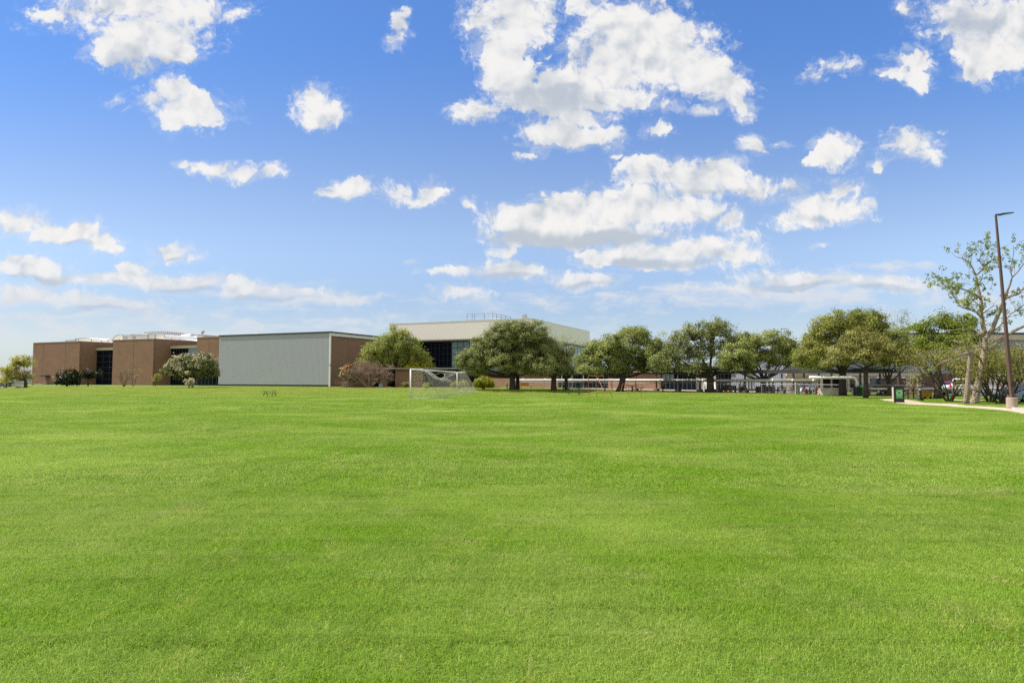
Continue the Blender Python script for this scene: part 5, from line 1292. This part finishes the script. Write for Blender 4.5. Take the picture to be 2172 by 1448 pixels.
# ------------------------------------------------------------------ lamp post
b = P(2147, 867.5); Dl = b.y; kl = Dl / F
lm = thing('lamp_post', 'tall leaning brown lamp post on a round aggregate base', 'lamp post', (b.x, b.y, 0))
bh = at(2147, 842.5, Dl).z; br = 10.0 * kl
MB().lathe((0,0,0), [(br,-.1),(br*1.01,.02),(br,bh-.03),(br-.03,bh),(.01,bh)], 28).build('base', M['pebble'], lm, smooth=False)
pt = at(2112, 456, Dl) - Vector((b.x, b.y, 0)); pb = at(2146.5, 842, Dl) - Vector((b.x, b.y, 0))
pm_ = MB(); dirv = (pt - pb)
def polebox(p0, p1, w0, w1): 
    vs = [];
    for p_, w_ in ((p0, w0), (p1, w1)): vs += [(p_.x + sx*w_/2, p_.y + sy*w_/2, p_.z) for sx, sy in ((-1,-1),(1,-1),(1,1),(-1,1))]
    return vs, [(3,2,1,0),(4,5,6,7),(0,1,5,4),(1,2,6,5),(2,3,7,6),(3,0,4,7)]
pm_.add(*polebox(pb, pt, 6.4 * kl, 3.1 * kl)); pm_.build('pole', M['brown_metal'], lm)
MB().cbox(pb.x, pb.y, pb.z, .36, .36, .1).build('base_plate', M['brown_metal'], lm)
hp = pb + dirv * .055; MB().box(hp.x - 1.9*kl, hp.x + 1.9*kl, hp.y - 3.35*kl, hp.y - 3.05*kl, hp.z, hp.z + .28).build('hatch', M['dark_trim'], lm)
for sx in (-.14, .14):
    for sy in (-.14, .14): MB().tube([(pb.x+sx, pb.y+sy, pb.z+.1), (pb.x+sx, pb.y+sy, pb.z+.15)], .02, 6).build('bolt', M['steel'], lm)
jn_ = pb + dirv * .50; MB().cbox(jn_.x, jn_.y, jn_.z, 5.9*kl, 5.9*kl, .14).build('collar', M['brown_metal'], lm)
hx = pt; he = at(2146.5, 452, Dl + .0) - Vector((b.x, b.y, 0))
ar = MB(); ar.tube([hx + Vector((0,0,.02)), hx.lerp(he, .3) + Vector((0,0,.0))], .05, 6); ar.build('arm', M['black'], lm)
a0, a1 = hx.lerp(he, .28), he; nrm = Vector((0,0,1))
vs = [];
for p_, hh_ in ((a0, .05), (a1, .025)): vs += [(p_.x, p_.y - .17, p_.z - hh_), (p_.x, p_.y + .17, p_.z - hh_), (p_.x, p_.y + .17, p_.z + hh_), (p_.x, p_.y - .17, p_.z + hh_)]
hm = MB(); hm.add(vs, [(0,1,2,3)[::-1], (4,5,6,7), (0,4,5,1)[::-1], (1,5,6,2)[::-1], (2,6,7,3)[::-1], (3,7,4,0)[::-1]]); hd = hm.build('lamp_head', M['black'], lm)
gm = MB(); q0, q1 = a0.lerp(a1, .15), a0.lerp(a1, .93)
gm.add([(q0.x, q0.y-.13, q0.z-.056), (q1.x, q1.y-.13, q1.z-.036), (q1.x, q1.y+.13, q1.z-.036), (q0.x, q0.y+.13, q0.z-.056), (q0.x, q0.y-.13, q0.z-.04), (q1.x, q1.y-.13, q1.z-.02), (q1.x, q1.y+.13, q1.z-.02), (q0.x, q0.y+.13, q0.z-.04)], [(0,3,2,1),(4,5,6,7),(0,1,5,4),(1,2,6,5),(2,3,7,6),(3,0,4,7)])
gm.build('lamp_lens', M['lens'], hd)
# far lamp head above the crowns
b = base(1660, 95); t = thing('lamp_post', 'distant grey lamp post whose flat head peeks above the wide low oak', 'lamp post', (b.x, b.y, 0)); zh = at(1660, 697.5, 95).z
MB().tube([(0,0,0),(0,0,zh)], [.1,.07], 8).build('pole', M['steel'], t); MB().box(-.05, .92, -.15, .15, zh, zh + .09).build('lamp_head', M['steel'], t)
# parking bumper and small parking sign
b = P(2143, 868.4); t = tag(MB().side([(-.09,0),(.09,0),(.06,.11),(-.06,.11)], 0, 1.8).build('parking_bumper', M['white']), 'white concrete parking bumper at the foot of the aggregate base', 'bumper'); t.location = (b.x + .0, b.y - .22, .03)
b = P(2161.5, 850); t = thing('parking_sign', 'small blue and white parking sign on a black post at the right edge', 'sign', (b.x, b.y, 0)); zs = at(2161.5, 814, b.y).z
MB().tube([(0,0.03,0),(0,0.03,zs + .4)], .035, 6).build('post', M['black'], t)
pn = MB().cbox(0, 0, zs, .26, .02, .42).build('panel', M['white'], t); MB().cbox(0, -.014, zs + .2, .2, .004, .2).build('symbol', M['sign_blue'], pn)

# ------------------------------------------------------------------ vehicles
def car(label, cat, name, loc, rz, paint, kind='sedan', L=4.5, Wd=1.8, group='parked vehicles'):
    t = thing(name, label, cat, loc, rz, group); h = L / 2; w = Wd / 2; wr = .33
    hood, roof = (.92, 1.45) if kind == 'sedan' else ((1.05, 1.8) if kind == 'pickup' else (1.25, 2.1))
    if kind == 'sedan': low = [(-h,.35),(-h,.78),(-h+.1,.9),(-h+.9,.95),(h-1.3,.92),(h-.15,.72),(h,.6),(h,.32),(h-.1,.22),(-h+.1,.22)]; cab = [(-h+.55,.93),(-h+1.25,roof-.03),(-h+2.5,roof),(h-1.25,.92)]
    elif kind == 'pickup': low = [(-h,.5),(-h,1.05),(-h+.02,1.08),(h-1.2,1.08),(h-.1,1.02),(h,.9),(h,.45),(h-.1,.35),(-h+.1,.35)]; cab = [(-h+1.9,1.07),(-h+2.0,roof-.04),(-h+3.3,roof),(h-1.25,1.07)]
    else: low = [(-h,.35),(-h,1.15),(h-.9,1.15),(h-.05,.95),(h,.8),(h,.35),(h-.1,.25),(-h+.1,.25)]; cab = [(-h+.02,1.14),(-h+.08,roof-.1),(-h+.3,roof),(h-1.9,roof),(h-.95,1.14)]
    b = MB(); n = len(low)
    b.add([(x, -w, z) for x, z in low] + [(x, w, z) for x, z in low], [tuple(range(n)), tuple(range(n, 2*n))[::-1]] + [((i+1) % n, i, n+i, n+(i+1) % n) for i in range(n)])
    n = len(cab); ww = [w - .03 if z < 1.2 and i in (0, n-1) else w - .2 for i, (x, z) in enumerate(cab)]
    b.add([(x, -ww[i], z) for i, (x, z) in enumerate(cab)] + [(x, ww[i], z) for i, (x, z) in enumerate(cab)], [tuple(range(n)), tuple(range(n, 2*n))[::-1]] + [((i+1) % n, i, n+i, n+(i+1) % n) for i in range(n)])
    b.build('body', M[paint], t, bevel=.05)
    def inset(poly, f=.82):
        cx_ = sum(p[0] for p in poly)/len(poly); cz_ = sum(p[1] for p in poly)/len(poly); return [(cx_+(x-cx_)*f, cz_+(z-cz_)*f) for x, z in poly]
    gl_ = inset(cab, .84)
    for s_ in (-1, 1):
        vs = [];
        for x, z in gl_:
            f = (z - cab[0][1]) / max(.1, roof - cab[0][1]); yw = (w - .03) + (-.17) * max(0, min(1, f)) + .012; vs.append((x, s_*yw, z))
        g = MB(); g.add(vs, [tuple(range(len(vs))) if s_ < 0 else tuple(range(len(vs)))[::-1]]); g.build('side_window', M['carglass'], t)
    def shield(p, q, nm):
        (x0, z0), (x1, z1) = p, q; dx, dz = x1-x0, z1-z0; l_ = math.hypot(dx, dz); nx_, nz_ = dz/l_*.015, -dx/l_*.015
        if nz_ < 0: nx_, nz_ = -nx_, -nz_
        a_ = [(x0+dx*.12+nx_, z0+dz*.12+nz_, w-.14), (x0+dx*.88+nx_, z0+dz*.88+nz_, w-.27)]
        g = MB(); g.add([(a_[0][0], -a_[0][2], a_[0][1]), (a_[0][0], a_[0][2], a_[0][1]), (a_[1][0], a_[1][2], a_[1][1]), (a_[1][0], -a_[1][2], a_[1][1])], [(0,1,2,3)]); g.build(nm, M['carglass'], t)
    shield(cab[-1], cab[-2], 'windscreen'); shield(cab[0], cab[1], 'rear_window')
    for x in (-h + .85, h - .9):
        for s_ in (-1, 1):
            o = MB().tube([(x, s_*(w-.2), wr), (x, s_*(w+.01), wr)], wr, 18).build('wheel', M['rubber'], t); MB().tube([(x, s_*(w-.02), wr), (x, s_*(w+.025), wr)], wr*.62, 14).build('rim', M['rim'], o)
    for s_ in (-1, 1):
        zf_ = low[-4][1] if kind == 'sedan' else .8
        MB().cbox(h - .02, s_*(w-.28), .62 if kind == 'sedan' else .78, .08, .38, .14).build('headlight', M['lens'], t)
        MB().cbox(-h + .01, s_*(w-.16), .7 if kind == 'sedan' else .75, .07, .24, .18 if kind == 'sedan' else .34).build('tail_light', M['tail'], t)
        MB().cbox(h - 1.45 if kind == 'sedan' else h - 1.35, s_*(w+.1), .95 if kind == 'sedan' else 1.12, .14, .18, .13).build('mirror', M[paint], t)
    MB().cbox(h, 0, .3 if kind == 'sedan' else .4, .1, Wd*.9, .2).build('bumper', M['dark_trim'], t); MB().cbox(-h, 0, .3 if kind == 'sedan' else .4, .1, Wd*.9, .2).build('bumper', M['dark_trim'], t)
    MB().cbox(-h - .035, 0, .6, .02, .42, .13).build('number_plate', M['white'], t)
    return t
def carpaint(name, c, metal=.3): M[name] = mat(name, c, .25, .03, 1, metal, spec=.6)
carpaint('car_white', (.72,.73,.74), 0); carpaint('car_black', (.03,.032,.036)); carpaint('car_silver_blue', (.16,.24,.34), .5); carpaint('car_grey', (.30,.33,.36), .4); carpaint('car_red', (.35,.02,.02), .1)
zc2 = -1.71
q_ = base(3, 148, zc2); car('pale blue-white car roof at the far left edge of the lawn', 'car', 'parked_car', (q_.x, q_.y, zc2), math.radians(12), 'car_white')
q_ = base(40, 150, zc2); car('grey car whose roof shows below the flowering tree', 'car', 'parked_car', (q_.x, q_.y, zc2), math.radians(184), 'car_grey', L=4.8)
q_ = base(1873, 69); car('black pickup truck seen between the trunks left of the kiosk', 'pickup', 'pickup_truck', (q_.x, q_.y, .02), math.radians(78), 'car_black', 'pickup', 5.4, 1.95)
q_ = base(2049, 66); car('white pickup truck behind the tall leaning trunks', 'pickup', 'pickup_truck', (q_.x, q_.y, .02), math.radians(12), 'car_white', 'pickup', 5.4, 1.95)
q_ = base(2028, 74); car('red car partly hidden behind the white pickup', 'car', 'parked_car', (q_.x, q_.y, .02), math.radians(8), 'car_red')
q_ = base(1701, 76); _v = car('small white car facing the lawn behind the pale guard posts', 'car', 'parked_car', (q_.x, q_.y, .0), math.radians(-95), 'car_white'); _v.scale = (.85, .85, .82)
q_ = base(2178, 49); car('silver-blue car at the right edge behind the lamp post base', 'car', 'parked_car', (q_.x, q_.y, .02), math.radians(195), 'car_silver_blue')

# ------------------------------------------------------------------ people
def skin(name, pts, edges, m, parent, sub=2, root=0):
    me = bpy.data.meshes.new(name); me.from_pydata([p[:3] for p in pts], edges, []); me.materials.append(M[m])
    o = bpy.data.objects.new(name, me); COL.objects.link(o); o.parent = parent
    md = o.modifiers.new('skin', 'SKIN'); md.use_smooth_shade = True
    if not me.skin_vertices: pass
    for i, p in enumerate(pts):
        sv = me.skin_vertices[0].data[i]; sv.radius = (p[3], p[3 if len(p) < 5 else 4]); sv.use_root = (i == root)
    s = o.modifiers.new('subsurf', 'SUBSURF'); s.levels = sub; s.render_levels = sub
    return o
def person(label, loc, rz, H, pose, shirt, trousers, hair='hair', longhair=False, hold=None):
    """a figure facing +x before rotation; pose gives joints in units of the height"""
    t = thing('person', label, 'person', loc, rz); s = H
    J = {k: Vector(v) * s for k, v in pose.items()}
    pts = []; ed = []; ix = {}
    def P_(k, v, r, r2=None): ix[k] = len(pts); pts.append((v.x, v.y, v.z, r * s, (r2 or r) * s)); return ix[k]
    def E(a, b): ed.append((ix[a], ix[b]))
    P_('pelvis', J['pelvis'], .082, .066); P_('waist', J['pelvis'].lerp(J['chest'], .45), .074, .058); P_('chest', J['chest'], .092, .066); P_('neck0', J['chest'].lerp(J['neck'], .72), .05, .045)
    P_('neck', J['neck'], .034); P_('jaw', J['neck'].lerp(J['head'], .42) + Vector((.012*s,0,0)), .042, .046); P_('head', J['head'], .05, .056); P_('crown', J['head'] + (J['head'] - J['neck']).normalized() * .05 * s, .034, .04)
    for a, b in (('pelvis','waist'),('waist','chest'),('chest','neck0'),('neck0','neck'),('neck','jaw'),('jaw','head'),('head','crown')): E(a, b)
    P_('nose', J['head'] + Vector((.062*s, 0, -.012*s)), .008); E('head', 'nose')
    for sd_ in ('l', 'r'):
        sg = 1 if sd_ == 'l' else -1
        P_('sh'+sd_, J['chest'] + (J['neck'] - J['chest']) * .38 + Vector((0, sg*.098*s, 0)), .04); E('chest', 'sh'+sd_)
        P_('el'+sd_, J['el'+sd_], .026); P_('wr'+sd_, J['wr'+sd_], .017); E('sh'+sd_, 'el'+sd_); E('el'+sd_, 'wr'+sd_)
        d = (J['wr'+sd_] - J['el'+sd_]).normalized(); pm = J['wr'+sd_] + d * .04 * s; P_('pm'+sd_, pm, .02, .011); E('wr'+sd_, 'pm'+sd_)
        side_ = d.cross(Vector((0,0,1))); side_ = side_.normalized() if side_.length > .1 else Vector((0,1,0))
        for f in range(4):
            ln_ = (.036, .042, .039, .03)[f] * s; b0 = pm + side_ * (f - 1.5) * .0085 * s + d * .012 * s
            P_('f%d%s' % (f, sd_), b0 + d * ln_ * .5, .0052); P_('g%d%s' % (f, sd_), b0 + d * ln_ + Vector((.006*s,0,-.006*s)), .0045); E('pm'+sd_, 'f%d%s' % (f, sd_)); E('f%d%s' % (f, sd_), 'g%d%s' % (f, sd_))
        P_('t0'+sd_, J['wr'+sd_] + d * .02 * s - side_ * .022 * s, .0065); P_('t1'+sd_, J['wr'+sd_] + d * .042 * s - side_ * .03 * s, .0055); E('wr'+sd_, 't0'+sd_); E('t0'+sd_, 't1'+sd_)
        P_('hp'+sd_, J['pelvis'] + Vector((0, sg*.05*s, -.03*s)), .062); P_('kn'+sd_, J['kn'+sd_], .038); P_('an'+sd_, J['an'+sd_], .024); P_('to'+sd_, J['to'+sd_], .02, .016)
        E('pelvis','hp'+sd_); E('hp'+sd_,'kn'+sd_); E('kn'+sd_,'an'+sd_); E('an'+sd_,'to'+sd_)
    skin('body', pts, ed, 'skin', t)
    c = []; ce = []; g = 1.16
    def C(k, add=.006): p = pts[ix[k]]; c.append((p[0], p[1], p[2], p[3]*1.08 + add*s, p[4]*1.08 + add*s)); return len(c)-1
    a = C('pelvis'); b_ = C('waist'); d_ = C('chest'); e_ = C('neck0', .002); ce += [(a,b_),(b_,d_),(d_,e_)]
    for sd_ in 'lr':
        h_ = C('sh'+sd_); el = pts[ix['el'+sd_]]; p0 = Vector(pts[ix['sh'+sd_]][:3]); m_ = p0.lerp(Vector(el[:3]), .7); c.append((m_.x, m_.y, m_.z, .036*s, .036*s)); ce += [(d_, h_), (h_, len(c)-1)]
    skin('shirt', c, ce, shirt, t)
    c = []; ce = []; a = C('pelvis', .008)
    for sd_ in 'lr':
        h_ = C('hp'+sd_, .008); k_ = C('kn'+sd_, .01); n_ = C('an'+sd_, .010); ce += [(a,h_),(h_,k_),(k_,n_)]
    skin('trousers', c, ce, trousers, t)
    for sd_ in 'lr':
        an, to = J['an'+sd_], J['to'+sd_]; sh = MB(); sh.tube([an + Vector((-.02*s,0,-.02*s)), an.lerp(to, .5) + Vector((0,0,-.004*s)), to], [.028*s,.026*s,.02*s], 8); sh.build('shoe', M['cloth_white'] if trousers == 'denim_pale' else M['black'], t, smooth=True)
    hc = J['head'] + Vector((-.014*s, 0, .022*s)); hb = MB(); hb.ball(hc, .06*s, .062*s, .056*s, 12, 8)
    if longhair: hb.tube([hc + Vector((-.03*s,0,0)), hc + Vector((-.055*s,0,-.08*s)), hc + Vector((-.05*s,0,-.15*s))], [.05*s,.045*s,.02*s], 8)
    hb.build('hair', M[hair], t, smooth=True)
    ey = MB()
    for sg in (-1, 1): ey.ball(J['head'] + Vector((.05*s, sg*.02*s, .004*s)), .007*s, .008*s, .006*s, 6, 4)
    ey.build('eyes', M['black'], t)
    return t, J, s
STAND = dict(pelvis=(0,0,.52), chest=(.005,0,.72), neck=(0,0,.845), head=(.015,0,.925), ell=(-.03,.135,.64), wrl=(.07,.12,.60), elr=(-.02,-.13,.63), wrr=(.13,-.06,.67), knl=(.03,.055,.285), anl=(.0,.06,.045), tol=(.075,.065,.018), knr=(.015,-.055,.285), anr=(-.02,-.06,.045), tor=(.055,-.065,.018))
WALK = dict(pelvis=(0,0,.515), chest=(.02,0,.71), neck=(.03,0,.835), head=(.05,0,.912), ell=(-.07,.13,.62), wrl=(-.04,.14,.48), elr=(.06,-.13,.61), wrr=(.15,-.10,.55), knl=(.09,.05,.30), anl=(.14,.05,.055), tol=(.21,.05,.035), knr=(-.01,-.05,.28), anr=(-.12,-.05,.07), tor=(-.06,-.05,.022))
SIT = dict(pelvis=(0,0,.31), chest=(.04,0,.50), neck=(.06,0,.62), head=(.09,0,.695), ell=(.06,.13,.42), wrl=(.19,.09,.38), elr=(.07,-.13,.42), wrr=(.20,-.05,.40), knl=(.25,.06,.31), anl=(.24,.06,.045), tol=(.31,.065,.018), knr=(.25,-.06,.31), anr=(.22,-.06,.045), tor=(.29,-.065,.018))
b = P(1640, 834.3); t, J, s = person('person standing in a black t-shirt and blue jeans, looking down at a phone', (b.x, b.y, 0), math.radians(-8), 1.62, STAND, 'cloth_black', 'denim')
ph = tag(MB().cbox(0, 0, 0, .012, .075, .15).build('phone', M['black']), 'small black phone in the hand of the standing person', 'phone'); ph.location = (b.x + (J['wrr'].x + .06), b.y + J['wrr'].y - .03, J['wrr'].z + .0)
b = P(1808, 839.6); t, J, s = person('person with long brown hair walking in a black top and pale jeans', (b.x, b.y, 0), math.radians(15), 1.5, WALK, 'cloth_black', 'denim_pale', 'hair_brown', True)
bg_ = tag(MB().side([(-.1,0),(.1,0),(.14,.28),(-.14,.28)], -.16, .16).build('handbag', M['brown_cloth'], bevel=.02), 'brown bag carried by the walking person', 'bag'); bg_.location = (b.x + J['wrr'].x + .05, b.y + J['wrr'].y - .05, J['wrr'].z - .28)
b = P(1571, 832.4); person('person in white seated at the left of the short dark bench', (b.x - .15, b.y - .05, .18), math.radians(10), 1.55, SIT, 'cloth_white', 'denim', 'hair')
person('person in pale pink seated at the right of the short dark bench', (b.x + .34, b.y + .1, .18), math.radians(-15), 1.55, SIT, 'cloth_pink', 'brown_cloth', 'hair')
b = P(1538, 832.8); person('person in pale pink top seated on the long dark bench', (b.x, b.y + .15, .0), math.radians(200), 1.6, SIT, 'cloth_pink', 'cloth_black', 'hair')
person('person in dark clothes seated beside the pale pink one on the long bench', (b.x + .42, b.y + .15, .0), math.radians(185), 1.62, SIT, 'cloth_black', 'cloth_black', 'hair')

# furniture by the brick entrance
b = base(808, 119); t = thing('utility_box', 'pale grey utility box between the dark doorways', 'box', (b.x - 1.2 + 1.2, b.y, 0)); MB().cbox(0,0,0,.72,.6,.78).build('cabinet', M['steel'], t, bevel=.03); MB().cbox(0,0,.781,.78,.66,.05).build('lid', M['steel'], t)
b = base(788, 119.5); t = thing('trash_can', 'dark round trash can beside the bare crape myrtle trunk', 'trash can', (b.x, b.y, 0)); MB().lathe((0,0,0), [(.28,0),(.31,.7)], 14).build('body', M['black'], t); MB().lathe((0,0,0), [(.34,.701),(.34,.78),(.1,.86)], 14).build('lid', M['wood_dark'], t)
